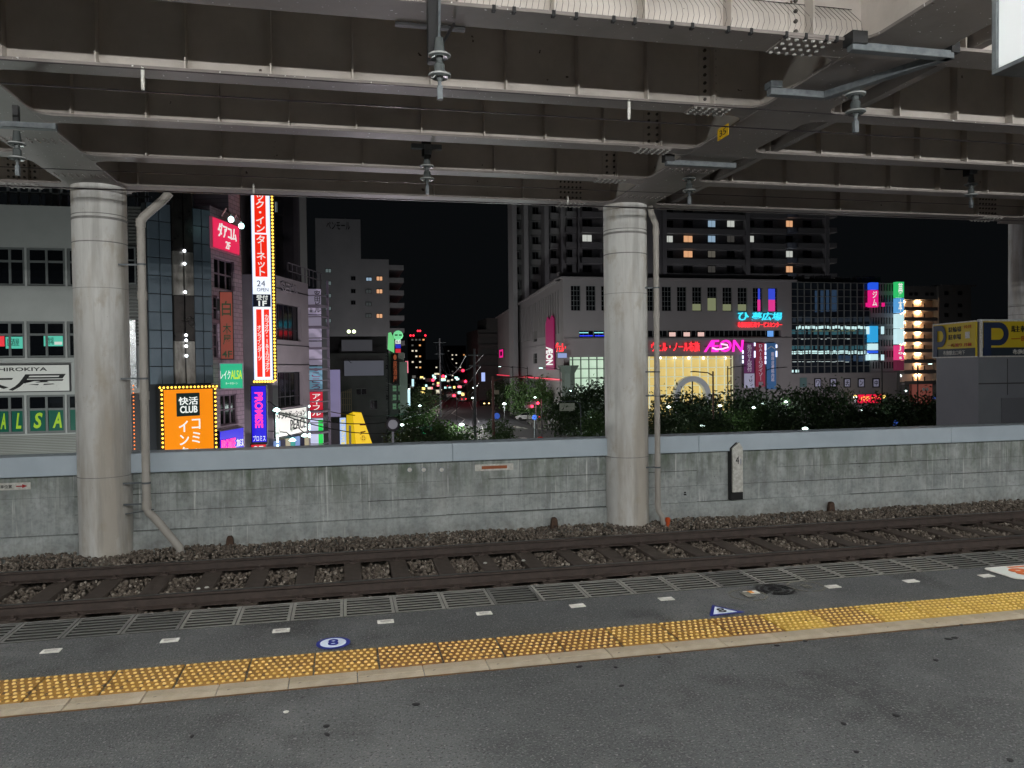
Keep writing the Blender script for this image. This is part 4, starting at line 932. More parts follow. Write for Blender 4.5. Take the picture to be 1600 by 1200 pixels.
# roof edge and plant
b = MB(); b.box(-.5, sE+.5, -.7, 3, zT, zT+.25); b.box(0, sE, 2, 3, zT+.25, zT+1.2); b.build('roof_slab', M_SH, shop)
b = MB(); rr = random.Random(5)
for k in range(40):
    x = PA(1225+4*k, 438)[0]; b.box(x, x+rr.uniform(.15, .5), 1, 2, zT+.26, zT+.26+rr.uniform(.3, 1.0))
b.box(PA(1222, 438)[0], PA(1375, 438)[0], .9, 1.0, zT+.9, zT+1.0); b.build('roof_plant', M_FRAMED, shop, kind='stuff')
# glass wing
sW = PA(1361, 500)[0]; zG = PA(1300, 583)[1]; sX = PA(1401, 500)[0]
b = MB(); b.box(sE, sX, .6, 18, 0, zT); b.box(sE, sX, 0, .59, 0, zG); b.build('wing_wall', M_SH, shop)
MB().box(sE, sW, .30, .33, zG, zT).build('curtain_glass', mat('curtain_glass', (.012, .016, .024), (.03, .038, .05), scale=.25, rough=.12, spec=.6), shop)
for i in range(13): x = sE+(sW-sE)*i/12; MB().box(x-.045, x+.045, .12, .29, zG, zT).build('mullion', M_FRAME, shop)
for j in range(14): z = zG+(zT-zG)*j/13; MB().box(sE, sW, .13, .28, z-.04, z+.04).build('transom', M_FRAME, shop)
M_TR = glow('train_reflect_white', (205, 240, 240), .95); rr = random.Random(2)  # train and station reflections, built as glowing strips against the glass
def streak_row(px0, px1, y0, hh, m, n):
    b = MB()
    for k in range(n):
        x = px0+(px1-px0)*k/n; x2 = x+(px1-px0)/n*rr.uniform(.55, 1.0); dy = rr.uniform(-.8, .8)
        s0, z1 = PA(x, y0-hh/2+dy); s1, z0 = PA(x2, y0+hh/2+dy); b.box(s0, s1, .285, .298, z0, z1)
    b.build('reflect_strip', m, shop, kind='stuff')
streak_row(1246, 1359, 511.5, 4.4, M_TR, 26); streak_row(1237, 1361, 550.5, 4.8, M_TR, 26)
M_TB = glow('wing_reflect_blue', (52, 74, 100), .5); streak_row(1275, 1310, 470, 34, M_TB, 4); streak_row(1240, 1361, 499, 8, glow('wing_reflect_blue2', (44, 52, 62), .5), 14); streak_row(1237, 1361, 543, 6, glow('wing_reflect_teal', (60, 105, 115), .5), 16); streak_row(1238, 1361, 519, 7, glow('wing_reflect_teal', (60, 105, 115), .5), 14); streak_row(1310, 1360, 560, 9, glow('wing_reflect_blue', (60, 80, 105), .5), 6)
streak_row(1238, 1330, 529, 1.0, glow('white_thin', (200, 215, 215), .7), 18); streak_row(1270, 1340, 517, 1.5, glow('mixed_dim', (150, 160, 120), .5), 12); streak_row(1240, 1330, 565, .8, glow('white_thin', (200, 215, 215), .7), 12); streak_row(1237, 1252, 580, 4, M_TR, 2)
b = MB()      # slim windows of the plain end bay
for j in range(8):
    z = zG+(zT-zG)*(j+.35)/8
    for i in range(9):
        x = sW+(sX-sW)*(i+.5)/9.2; b.box(x, x+.13, .5, .58, z, z+(zT-zG)/8*.6)
b.build('slim_window', M_DGLASS, shop, kind='stuff')
for i in range(5): z = zG+(zT-zG)*i/4; MB().box(sW+.02, sX, .3, .59, z-.08, z+.08).build('band', M_SH, shop)
for px in (1255,): s0, s1, z0, z1 = FA.rect(1249.5, 1260, 590, 605); MB().box(s0, s1, -.1, -.002, z0, z1).build('glass_panel', mat('pale_teal', (.12, .2, .2), rough=.3), shop)

# side of the shopping centre, running away down the street
cA = FA.at(0, 0, 0); t5 = R(5.2); dv = Vector((math.sin(t5), math.cos(t5), 0)); nrm = Vector((math.cos(t5), -math.sin(t5), 0))
d_ = ray(778, 540); k_ = (cA-EYE).dot(nrm)/d_.dot(nrm); pf = EYE+d_*k_
FB = Frame((pf.x, pf.y, GZ), 185.2); LB = (Vector((cA.x, cA.y, 0))-Vector((pf.x, pf.y, 0))).length
sh2 = thing('shopping_centre_side', 'long dim side wall of the shopping centre facing the street', 'building', FB)
zU = FB.loc(850, 590)[1]
fins = []
zs1, zs0 = FB.loc(860, 472)[1], FB.loc(860, 497)[1]
hb = [tuple(round(v, 3) for v in FB.rect(*a)) for a in ((833, 839, 518, 534), (833, 839, 552, 568))]
x = LB-1.2; fh = []
for k in range(22):
    fh.append((round(x-1.0, 3), round(x, 3), round(zT-7.5, 3), round(zT-1.2, 3))); x -= 2.1
b = wall_holes(FB, 0, LB-.1, round(zU, 3), zT, hb+fh, .9, rev=.5); b.build('wall', M_SH, sh2)
for h in hb: window(sh2, *h, nx=2, nz=2, y=.2)
b = MB()
for h in fh: b.box(h[0], h[1], .40, .45, h[2], h[3])
b.build('recess', M_FRAMED, sh2, kind='stuff')
b = MB(); x = .5
while x < LB-2: b.box(x, x+.25, 1.2, 1.39, 0, zU-.02); x += 1.5
b.box(0, LB-1.6, 1.4, 1.6, 0, zU-.01); b.build('lower_wall', mat('lower_grey', (.15, .18, .17), (.2, .22, .21), scale=.6, rough=.5), sh2)
b = MB(); x = 0
while x < LB-.8: b.box(x, x+.5, -.4, .3, zU-.35, zU-.01); x += .9
b.build('canopy_edge', paint('pink_wall', (200, 110, 120)), sh2, kind='stuff')
b = MB(); b.box(.5, LB-1, -.45, -.41, zU-.12, zU-.04); b.build('pink_light_strip', glow('pink_neon', (255, 60, 90), 1.6), sh2)
MB().box(0, LB-.4, -.6, .9, zT, zT+.25).build('roof_slab', M_SH, sh2)
b = MB(); b.box(0, LB-.02, -.12, -.002, FB.loc(850, 541)[1], FB.loc(850, 541)[1]+.25); b.build('ledge', M_SH, sh2)
_T = FA.M.inverted() @ FB.M
for ch in list(sh2.children): m0 = Matrix.Translation(ch.location); ch.parent = shop; ch.matrix_local = _T @ m0
bpy.data.objects.remove(sh2)
# hanging banner with letters read downwards
s0, s1, z0, z1 = FB.rect(855, 868, 500, 578); fb = FB.sub(s0, z0, -.3)
bn = thing('store_banner', 'dark magenta hanging banner with white letters on the corner', 'banner', fb)
W, Hh = s1-s0, z1-z0
MB().prism([(0, 0), (W, 0), (W, Hh*1.0), (W*.78, Hh*1.08), (W*.5, Hh*1.0), (W*.22, Hh*1.08), (0, Hh*.93)], 0, .12, axis='y').build('cloth', mat('banner_magenta', (.22, .01, .09), rough=.6, emit=srgb(125, 10, 66), es=.6), bn)
text(bn, 'ÆON', W*.12, W*.90, Hh*.10, Hh*.47, -.01, W_WHITE, bold=.03, rot=-90, th=.1)
def neon(name, label, xl, xr, yt, yb, body, m, fr=FA, out=.3, bold=.0, shear=0, cat='neon sign', **k):
    s0, s1, z0, z1 = fr.rect(xl, xr, yt, yb, out); r_ = thing(name, label, cat, fr.sub(s0, z0, -out))
    text(r_, body, 0, s1-s0, 0, z1-z0, .1, m, th=.15, bold=bold, shear=shear, **k)
    MB().box(.1, s1-s0-.1, .11, .16, (z1-z0)*.45, (z1-z0)*.5).build('mounting_rail', M_FRAMED, r_)
    return r_, s1-s0, z1-z0
N_RED = glow('neon_red', (255, 50, 60), 1.6); N_PINK = glow('neon_pink', (255, 40, 190), 1.5); N_CY = glow('neon_cyan', (60, 220, 250), 1.3)
neon('neon_sign', 'red neon lettering with a yellow dot left of the pink letters', 1018, 1093, 534, 549.5, 'ヴェル・ノール布施', N_RED, bold=.02)
r_, W, Hh = neon('neon_sign', 'large magenta neon letters above the warm entrance hall', 1100, 1162, 531, 550, 'ÆON', N_PINK, bold=.012, shear=.1)
b = MB(); b.tube([(W*.2, -.1, Hh*.35), (W*.3, -.1, Hh*.22), (W*.45, -.1, Hh*.25), (W*.6, -.1, Hh*.40), (W*.57, -.1, Hh*.58), (W*.42, -.1, Hh*.66)], .12, 6); b.build('swoosh', glow('neon_pale', (255, 190, 235), 1.6), r_)
neon('neon_sign', 'cyan neon characters high on the wall', 1175, 1222, 488, 500.5, '夢広場', N_CY, bold=.03, shear=.15)
r_, W, Hh = neon('neon_sign', 'cyan neon emblem of a curled leaf beside the cyan characters', 1153.5, 1170, 488, 500.5, 'ひ', N_CY, bold=.06)
neon('neon_sign', 'small red neon lettering right below the cyan characters', 1153, 1222, 503, 511.5, '布施駅前行政サービスセンター', N_RED, bold=.015)
r_, W, Hh = neon('neon_sign', 'small red neon board at the corner beside the magenta banner', 868.5, 884, 535, 550, 'ヴェル・', N_RED, fr=Frame(FA.at(0, -1.2, 0), 90), out=.6, bold=.03)
sg, W, Hh = sign('corner_sign', 'small pale blue lit board under the red neon at the corner', Frame(FA.at(0, -1.2, 0), 90), 871, 886, 551.5, 559.5, glow('lavlit', (150, 165, 215), .7), out=.6, th=.3)
sg, W, Hh = sign('square_sign', 'small magenta framed square sign at the far end of the side wall', FB, 780, 786, 546, 559, glow('mag_sq', (225, 30, 130), 1.0), out=.3, th=.2); MB().box(W*.25, W*.75, -.02, 0, Hh*.25, Hh*.75).build('centre', paint('dkmag', (60, 10, 40)), sg)
def banner(label, xl, xr, yt, yb, m, body, bx, mt=None, lower=None):
    s0, s1, z0, z1 = FA.rect(xl, xr, yt, yb, .4); r_ = thing('store_banner', label, 'banner', FA.sub(s0, z0, -.4)); W, Hh = s1-s0, z1-z0
    MB().box(0, W, 0, .05, 0, Hh).build('cloth', m, r_); text(r_, vt(body), W*bx[0], W*bx[1], Hh*bx[2], Hh*bx[3], 0, mt or mat('letter_soft', (.5, .45, .5), emit=srgb(160, 150, 170), es=.5), spacing=.95, bold=.01, th=.03)
    return r_, W, Hh
r_, W, Hh = banner('purple banner with white characters above a white lower part', 1162.5, 1178.5, 536, 606, mat('ban_purple', (.12, .03, .11), emit=srgb(70, 28, 66), es=.7), '処方せん受付', (.3, .75, .36, .97))
MB().box(0, W, -.02, 0, 0, Hh*.32).build('white_part', mat('ban_white', (.5, .5, .6), emit=srgb(110, 110, 135), es=.7), r_); text(r_, vt('イオン'), W*.55, W*.85, Hh*.04, Hh*.28, -.02, paint('violet', (60, 40, 90)))
r_, W, Hh = banner('dark red banner with tall white letters, middle of three', 1180.5, 1195.5, 536, 604, mat('ban_red', (.2, .02, .05), emit=srgb(108, 32, 48), es=.7), 'DAISOダイソー'.replace('ー', '｜'), (.3, .75, .14, .97))
MB().box(W*.3, W*.75, -.02, 0, Hh*.02, Hh*.11).build('emblem', paint('grey_sq', (150, 140, 150)), r_)
r_, W, Hh = banner('blue banner with a white chevron, right one of three', 1197.5, 1212.5, 536, 608, mat('ban_blue', (.03, .09, .2), emit=srgb(38, 72, 112), es=.7), '眼科皮膚科内科', (.5, .8, .16, .80))
MB().prism([(W*.1, Hh*.86), (W*.5, Hh*.92), (W*.9, Hh*.86), (W*.9, Hh*.88), (W*.5, Hh*.94), (W*.1, Hh*.88)], -.02, 0, axis='y').build('chevron', M_WHITE, r_)
for px, ys_ in ((1161, (550, 558, 565)), (1179.6, (538, 551, 556)), (1196.4, (540, 545, 552, 559, 566)), (1213.5, (541, 551, 555))):
    for y in ys_:
        s, z = PA(px, y, .5); bb = thing('banner_light', 'small white light between the hanging banners', 'lamp', FA.sub(s, z, -.5), group='small lights between the hanging banners'); MB().box(-.1, .1, 0, .1, -.25, .25).build('bulb', glow('blue_bulb', (215, 225, 255), 1.8), bb)
for ch, px, ordn in zip('ワクチン中', (1278, 1302, 1324, 1346, 1369), ('first from the left', 'second from the left', 'middle one', 'fourth from the left', 'last on the right')):
    sg, W, Hh = sign('character_plate', 'black framed character plate on the low wall, '+ordn, FA, px-5.4, px+5.4, 591, 605.5, paint('plate_pale', (150, 150, 170), .6, emit=srgb(120, 120, 140), es=.45), out=.12, th=.1, frame=M_BLACK, ft=.17)  # plate faces hold a slight added glow
    text(sg, ch, W*.25, W*.75, Hh*.22, Hh*.78, 0, M_BLACK, bold=.03)
sg, W, Hh = sign('lit_sign', 'bright red sign with orange characters at tree top height', FA, 1340, 1378, 616, 630, glow('red_hot', (240, 30, 70), .9), out=1.2, th=.4); text(sg, 'パチンコ', W*.1, W*.9, Hh*.2, Hh*.8, 0, glow('orange_hot', (255, 190, 80), 1.3), bold=.03)
for px in (1336, 1381):
    s, z = PA(px, 620, 1.5); l = thing('globe_lamp', 'yellow globe lamp %s of the bright red sign' % ('left' if px < 1350 else 'right'), 'lamp', FA.sub(s, z, -1.5)); MB().ball((0, 0, 0), .28, 8).build('bulb', glow('globe_yellow', (255, 215, 110), 2.5), l); MB().tube([(0, 0, -.2), (0, 0, -3)], .05, 5).build('pole', M_BLACK, l)
def stack_sign(label, xl, xr, segs, out):
    s0, s1, _, _ = FA.rect(xl, xr, 500, 510, out); z0 = PA((xl+xr)/2, segs[-1][1], out)[1]; r_ = thing('stacked_sign', label, 'sign', FA.sub(s0, z0, -out)); W = s1-s0
    for y0, y1, m, tx in segs:
        a, c_ = PA((xl+xr)/2, y1, out)[1]-z0, PA((xl+xr)/2, y0, out)[1]-z0
        MB().box(0, W, 0, .8, a+.03, c_-.03).build('sign_panel', m, r_)
        if tx: text(r_, vt(tx), W*.2, W*.8, a+.2, c_-.2, 0, W_WHITE, bold=.02)
    return r_
G_ = {k: glow('st_'+k, c, s) for k, c, s in (('blue', (40, 90, 235), .9), ('mag', (235, 30, 130), .9), ('green', (50, 200, 110), .85), ('lblue', (90, 165, 225), .85), ('white', (205, 240, 245), .9), ('pink', (235, 60, 130), .8), ('dpink', (110, 40, 65), .6), ('cyan', (50, 165, 225), .9))}
stack_sign('stacked blue and magenta lit sign at the left edge of the end bay', 1361, 1372.5, [(441, 452.5, G_['blue'], None), (453, 480, G_['mag'], 'ジム')], .5)
stack_sign('stacked cyan and white lit sign below the magenta one', 1360, 1372, [(509, 535, G_['cyan'], None), (536.5, 547, G_['white'], None), (547.5, 552, G_['blue'], None), (553, 563, G_['white'], None)], .5)
stack_sign('tall stacked sign, green on top and pink at the foot, on the right corner', 1401.5, 1412.5, [(440, 465, G_['green'], '夢'), (465.5, 489, G_['lblue'], '本'), (490, 513, G_['white'], None), (513.5, 538, G_['white'], None), (539, 563, G_['pink'], 'Joshin'[:3]), (563.5, 579, G_['dpink'], None)], .9)
for (x_, y0, y1, m, lb) in ((1357, 510, 522, 'white', 'upper left white'), (1380, 510, 522, 'white', 'upper right white'), (1356, 554, 563, 'white', 'lower left white'), (1380, 554, 563, 'white', 'lower right white'), (1356, 473, 479, 'mag', 'left magenta'), (1381, 473, 479, 'mag', 'right magenta')):
    s0, s1, z0, z1 = FA.rect(x_-1.5, x_+1.5, y0, y1, .35); l = thing('light_bar', lb+' light bar beside the stacked signs', 'light', FA.sub(s0, z0, -.35)); MB().box(0, s1-s0, 0, .3, 0, z1-z0).build('tube', G_[m], l); MB().box(.05, s1-s0-.05, .3, .34, .1, .3).build('mount', M_BLACK, l)

# ---- apartment tower behind the centre
FT = Frame((onY(800, 400, 150).x, 150, GZ), 90); PT = lambda x, y: FT.loc(x, y)
ap = thing('apartment_tower', 'huge dim apartment tower with balconies behind the shopping centre', 'building', FT)
M_AP = mat('apartment_wall', (.32, .31, .32), (.38, .37, .38), scale=.1, rough=.8); M_AP2 = mat('apartment_balcony', (.31, .305, .31), rough=.8)
z1 = PT(1000, 250)[1]; s1 = PT(1034, 400)[0]; sq = PT(1165, 400)[0]; s3 = PT(1291, 400)[0]
b = MB(); b.box(0, PT(855, 400)[0], 3, 3.6, 0, z1); b.box(PT(855, 400)[0], PT(880, 400)[0], 1.5, 8, 0, z1); b.box(PT(880, 400)[0], s1, 0, 15, 0, z1); b.box(s1, s3, 1.0, 25, 0, z1)
for px in (800, 818, 850, 876, 902, 941, 1010, 1034, 1164, 1288): s = PT(px, 400)[0]; b.box(s, s+.9, -.6, 2.99, 0, z1)
b.build('wall', M_AP, ap)
rowsY = [348+23.8*k for k in range(-2, 5)]
lits = {(1043, 1): W_ORANGE, (1048, 1): W_WHITE}
b = MB()
winx = [(890, 1.0), (917, 2.0), (965, 2.0), (990, 1.6), (1047, 2.0), (1078, 2.0), (1115, 1.7), (1145, 1.7), (1175, 1.9), (1204, 2.0), (1237, 1.6), (1265, 2.0), (868, 1.0), (842, 1.2), (812, 1.0)]
LIT = {(1115, 0): W_COOL, (1145, 0): W_DIMW, (1237, 0): W_ORANGE, (1047, 1): W_DIMW, (1078, 1): W_ORANGE, (1115, 1): W_COOL, (1175, 1): W_DIMW, (917, 1): W_DIMW, (1078, 2): W_ORANGE, (1115, 2): glow('dim2', (120, 115, 105), .5), (1237, 2): W_DIMW, (1237, 3): W_ORANGE, (1115, 3): glow('dim3', (80, 78, 75), .5), (1145, 1): glow('dim3', (80, 78, 75), .5)}
for (px, wd) in winx:
    for k, y in enumerate(rowsY):
        s, z = PT(px, y+.5); yy = 1.0 if px > 1034 else (0 if px > 880 else (3 if px < 855 else 1.5)); m = LIT.get((px, k-2), M_DGLASS)
        q = MB(); q.box(s-wd/2-.1, s+wd/2+.1, -.1, -.01, z-.75, z+.75, 0)
        for u in range(2): q.box(s-wd/2+wd/2*u+.04, s-wd/2+wd/2*(u+1)-.04, -.14, -.101, z-.65, z+.65, 1)
        q.build('window', [M_FRAME, m], ap, loc=(0, yy, 0))
for k, y in enumerate(rowsY):
    for (xa, xb, yy) in ((1037, 1163, 1.0), (1167, 1228, 1.0), (1246, 1287, 1.0), (906, 940, 0), (945, 1008, 0), (806, 818, 3), (834, 849, 3), (860, 874, 1.5), (882, 898, 0)):
        s0, z = PT(xa, y+12); s1_b = PT(xb, y+12)[0]; z0 = z-.55
        q = MB(); q.box(s0, s1_b, -1.3, -1.15, z0, z0+1.1); q.box(s0, s1_b, -1.15, -.02, z0, z0+.15); q.build('balcony', M_AP2, ap, loc=(0, yy, 0))
    s0, z = PT(1229, y+12); s1_b = PT(1245, y+12)[0]; cxx = (s0+s1_b)/2
    q = MB(); q.prism([(cxx+(s1_b-s0)/2*math.cos(math.pi+math.pi*t/8), -1.1+.8*math.sin(math.pi+math.pi*t/8)) for t in range(9)]+[(s1_b, -.02), (s0, -.02)], z-.55, z+.55); q.build('round_balcony', mat('balcony_blue', (.28, .31, .38), rough=.5), ap, loc=(0, 1.0, 0))
    s0, z = PT(1292, y+12); q = MB(); q.box(s0, s0+1.8, -1.0, 8, z-.55, z+.45); q.build('side_balcony', M_AP2, ap)
# ---- block with orange lit galleries
FO = fY(1412, 200); go = thing('gallery_block', 'apartment block with orange lit open galleries right of the centre', 'building', FO)
PO = lambda x, y: FO.loc(x, y)
z1 = PO(1440, 447)[1]; sA, sB, sC = PO(1463, 500)[0], PO(1466, 500)[0], PO(1513, 500)[0]
b = MB(); b.box(0, sA, 1.6, 20, 0, z1); b.box(sA, sC, -1, 20, 0, z1+.0); b.box(0, sA, -.2, 1.59, PO(1440, 468)[1], z1); b.box(sB, sC+1.5, -1.5, 20, z1, z1+.4)
b.build('wall', mat('block_wall', (.13, .125, .12), rough=.8), go)
M_SAL = mat('gallery_salmon', (.62, .46, .37), rough=.7)
ys_ = [475, 491, 508, 524, 540, 556.5, 573, 590]
for k, y in enumerate(ys_):
    z = PO(1440, y)[1]
    MB().box(0, sA, 1.50, 1.59, z-1.2, z+1.1).build('gallery_wall', M_SAL, go)
    MB().box(0, sA, -.3, 1.49, z-2.0, z-1.75).build('gallery_floor', M_AP, go); MB().box(0, sA, -.45, -.3, z-2.0, z-.95).build('parapet', mat('parapet_dark', (.10, .09, .085), rough=.8), go)
    for px in ((1414.5, 1439) if k < 6 else (1439,)):
        s, z2_ = PO(px, y-4); MB().box(s-.7, s+.7, 1.0, 1.3, z2_-.08, z2_+.08).build('gallery_lamp', glow('gallery_lamp', (255, 212, 160), 100), go)
    for px in (1432, 1450): s, z2_ = PO(px, y+1); MB().box(s-.2, s+.2, 1.40, 1.49, z2_-1.0, z2_+.5).build('door', M_FRAMED, go)
for px in (1474, 1495):
    for y in (459, 478, 493): lit(go, FO, px, y, 1.2, .9, M_DGLASS, y=-1.15)
for px in (1422, 1430, 1447, 1455): lit(go, FO, px, 460, 1.0, .7, M_DGLASS, y=-.35)
sg, W, Hh = sign('salmon_board', 'salmon coloured board wall standing below the orange galleries', fY(1425, 100), 1425, 1457, 600, 640, paint('salmon', (190, 110, 95), .7, emit=srgb(150, 85, 75), es=.3), out=0, th=.6, frame=paint('salmon_dk', (120, 70, 60))); text(sg, '●●', W*.5, W*.8, Hh*.72, Hh*.86, 0, M_WHITE)  # salmon face brightened by added emission

# ---- parking sign building on the right
q = onY(1529, 560, 22); FPk = Frame((q.x, q.y, GZ), 90); pk = thing('parking_building', 'grey parking building behind the wall under the yellow signs', 'building', FPk)
ePk = 9.0; zPk = FPk.loc(1560, 500)[1]; zSg = FPk.loc(1560, 556)[1]
FL = Frame(FPk.at(0, 0, 0), 190.4); q2 = ray(1463, 530); nn = FL.n; kk = (FL.o-EYE).dot(nn)/q2.dot(nn); pl = EYE+q2*kk; Lp = (Vector((pl.x, pl.y))-Vector((q.x, q.y))).length
FL = Frame((pl.x, pl.y, GZ), 190.4)
dl = Vector((pl.x-q.x, pl.y-q.y))
M_PK = mat('parking_grey', (.19, .20, .225), (.22, .23, .255), scale=.5, rough=.55)
b = MB(); b.prism([(0, 0), (ePk, 0), (ePk, dl.y), (dl.x, dl.y)], 0, zPk-.02); b.build('wall', M_PK, pk)
MB().box(.9, 3.2, -.02, -.002, 0, FPk.loc(1560, 622)[1]).build('shutter', mat('shutter_grey', (.15, .155, .175), rough=.5), pk)
b = MB()
for k in range(1, 8): b.box(1.15*k-.01, 1.15*k+.01, -.012, -.002, FPk.loc(1560, 622)[1]+.1, zSg-.1)
b.box(0, ePk, -.02, -.002, FPk.loc(1560, 600)[1], FPk.loc(1560, 600)[1]+.04); b.build('panel_seam', mat('seam_dark', (.05, .05, .055), rough=.6), pk, kind='stuff')
b = MB(); b.box(3.5, 3.65, -.1, -.002, 0, FPk.loc(1560, 590)[1]); b.build('downpipe', M_GALV, pk)
b = MB(); b.box(-.06, ePk, -.08, .0-.002, zPk-.06, zPk+.02); b.build('roof_trim', paint('trim_white', (190, 195, 200)), pk)
M_Y = paint('parking_yellow', (205, 180, 40), .5); M_NV = paint('parking_navy', (38, 52, 84), .5); M_SL = paint('parking_slate', (42, 52, 62), .5); M_RD = paint('parking_red', (175, 50, 30), .5)
def parking(label, fr, W, Hh, k):
    r_ = thing('parking_sign', label, 'sign', fr)
    MB().box(0, W, -.10, -.03, 0, Hh).build('board', M_Y, r_); MB().box(0, W, -.115, -.101, 0, Hh*.24).build('lower_band', M_SL, r_)
    P0 = .03; pw = Hh*.86 if k else W*.32
    MB().box(P0, P0+pw*.30, -.13, -.1155, 0, Hh*.97).build('letter_stem', M_NV, r_)
    r1, r0 = Hh*.335, Hh*.17; cx_, cz_ = P0+pw-(r1 if k else r1*.85), Hh*.97-r1; b = MB(); xs_ = 1 if k else .85
    out_ = [(P0+pw*.30, cz_+r1), (cx_, cz_+r1)]+[(cx_+r1*xs_*math.sin(math.pi*t/12), cz_+r1*math.cos(math.pi*t/12)) for t in range(1, 12)]+[(cx_, cz_-r1), (P0+pw*.30, cz_-r1)]
    inn_ = [(P0+pw*.30, cz_+r0), (cx_, cz_+r0)]+[(cx_+r0*xs_*math.sin(math.pi*t/12), cz_+r0*math.cos(math.pi*t/12)) for t in range(1, 12)]+[(cx_, cz_-r0), (P0+pw*.30, cz_-r0)]
    for i in range(len(out_)-1): b.prism([out_[i], out_[i+1], inn_[i+1], inn_[i]], -.13, -.1155, axis='y')
    b.build('letter_bowl', M_NV, r_)
    b = MB(); b.box(-.04, W+.0, -.12, -.02, Hh, Hh+.04); b.box(-.04, W, -.12, -.02, -.04, 0); b.box(-.04, -.001, -.12, -.02, 0, Hh); b.build('frame', M_WHITE, r_)
    if k:
        text(r_, '駐輪場', pw+.15, pw+.15+Hh*.95, Hh*.68, Hh*.88, -.10, M_BLACK, bold=.03, th=.012); text(r_, '一時預り', pw+.15, pw+.15+Hh*1.3, Hh*.40, Hh*.58, -.10, M_RD, bold=.03, th=.012)
        text(r_, '布施駅北口地下', pw+.2, pw+.2+Hh*1.25, Hh*.04, Hh*.19, -.115, M_WHITE, bold=.02, th=.012)
    else:
        text(r_, '駐輪場', W*.38, W*.68, Hh*.74, Hh*.9, -.10, M_BLACK, bold=.03, th=.012); text(r_, '駐車場', W*.38, W*.68, Hh*.51, Hh*.67, -.10, M_BLACK, bold=.03, th=.012)
        text(r_, '一時預り 月極', W*.36, W*.92, Hh*.29, Hh*.40, -.10, M_RD, bold=.02, th=.012); text(r_, '布施駅北口地下', W*.26, W*.78, Hh*.05, Hh*.18, -.115, M_WHITE, bold=.01, th=.012)
        text(r_, '公共', W*.74, W*.92, Hh*.82, Hh*.92, -.10, M_RD, th=.012)
        MB().box(W*.78, W*.88, -.115, -.101, Hh*.53, Hh*.72).build('car_symbol', M_WHITE, r_)
parking('yellow parking sign facing the tracks on the nearer face', FPk.sub(0.05, zSg), ePk-.2, zPk-zSg-.05, 1)
parking('yellow parking sign on the left side face of the parking building', FL.sub(0, zSg), Lp-.02, zPk-zSg-.05, 0)

# ================================================================== STREET THINGS, TREES
def crown_mesh(seed, rx, rz, n_clump=70, n_leaf=46, leaf=.17, m=None):
    nr = np.random.RandomState(seed); C = []
    while len(C) < n_clump:
        p = nr.uniform(-1, 1, 3)
        if np.linalg.norm(p) < 1 and (np.linalg.norm(p) > .35): C.append(p*np.array([rx, rx, rz])*nr.uniform(.75, 1.12))
    C = np.array(C); cs = nr.uniform(.28, .62, n_clump)*rx*.42
    N = n_clump*n_leaf; idx = np.repeat(np.arange(n_clump), n_leaf)
    P = C[idx]+nr.normal(0, 1, (N, 3))*cs[idx, None]*np.array([1, 1, .7])
    a = nr.normal(0, 1, (N, 3)); a /= np.linalg.norm(a, axis=1)[:, None]; b_ = np.cross(a, nr.normal(0, 1, (N, 3))); b_ /= np.linalg.norm(b_, axis=1)[:, None]
    s = nr.uniform(.6, 1.3, N)[:, None]*leaf
    V = np.stack([P-a*s, P+b_*s*.45, P+a*s, P-b_*s*.45], 1).reshape(-1, 3).astype('f')
    me = bpy.data.meshes.new('crown'); me.vertices.add(4*N); me.vertices.foreach_set('co', V.reshape(-1)); me.loops.add(4*N); me.loops.foreach_set('vertex_index', np.arange(4*N, dtype='i'))
    me.polygons.add(N); me.polygons.foreach_set('loop_start', np.arange(0, 4*N, 4, dtype='i')); me.update(calc_edges=True); me.materials.append(m); return me
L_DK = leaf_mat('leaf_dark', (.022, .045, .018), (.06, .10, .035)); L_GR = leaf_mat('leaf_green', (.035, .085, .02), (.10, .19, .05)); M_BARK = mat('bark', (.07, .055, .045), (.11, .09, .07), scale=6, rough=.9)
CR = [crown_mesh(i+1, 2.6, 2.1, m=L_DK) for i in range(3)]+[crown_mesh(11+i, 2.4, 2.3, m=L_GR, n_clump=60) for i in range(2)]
def trunk_mesh(seed, h=5.0):
    r_ = random.Random(seed); b = MB(); b.tube([(0, 0, 0), (.08, .05, h*.35), (0, .1, h*.62)], .17, 7, r1=.10)
    for k in range(6):
        a = 6.28*k/6+r_.uniform(-.3, .3); b.tube([(0, .1, h*(.5+.02*k)), (math.cos(a)*.7, .1+math.sin(a)*.7, h*.75), (math.cos(a)*1.5, math.sin(a)*1.5, h*(.95+r_.uniform(0, .25)))], .07, 5, r1=.02)
    return b.mesh('trunk', M_BARK)
TK = [trunk_mesh(i) for i in range(3)]
def tree(px, ytop, Y, label, k, sc_=1.0, squash=1.0, group=None, name='broadleaf_tree'):
    q = onY(px, ytop, Y); hgt = q.z-GZ; rz = 2.1*sc_*squash
    t = thing(name, label, 'tree', loc=(q.x, Y, GZ), group=group)
    ch = hgt-rz; link('trunk', TK[k % 3], t, scale=(sc_*.8, sc_*.8, max(.25, (ch-rz*.25)/6.0))); link('crown', CR[k], t, loc=(0, 0, ch), rot=(0, 0, px*1.7), scale=(sc_, sc_, sc_*squash))
    return t
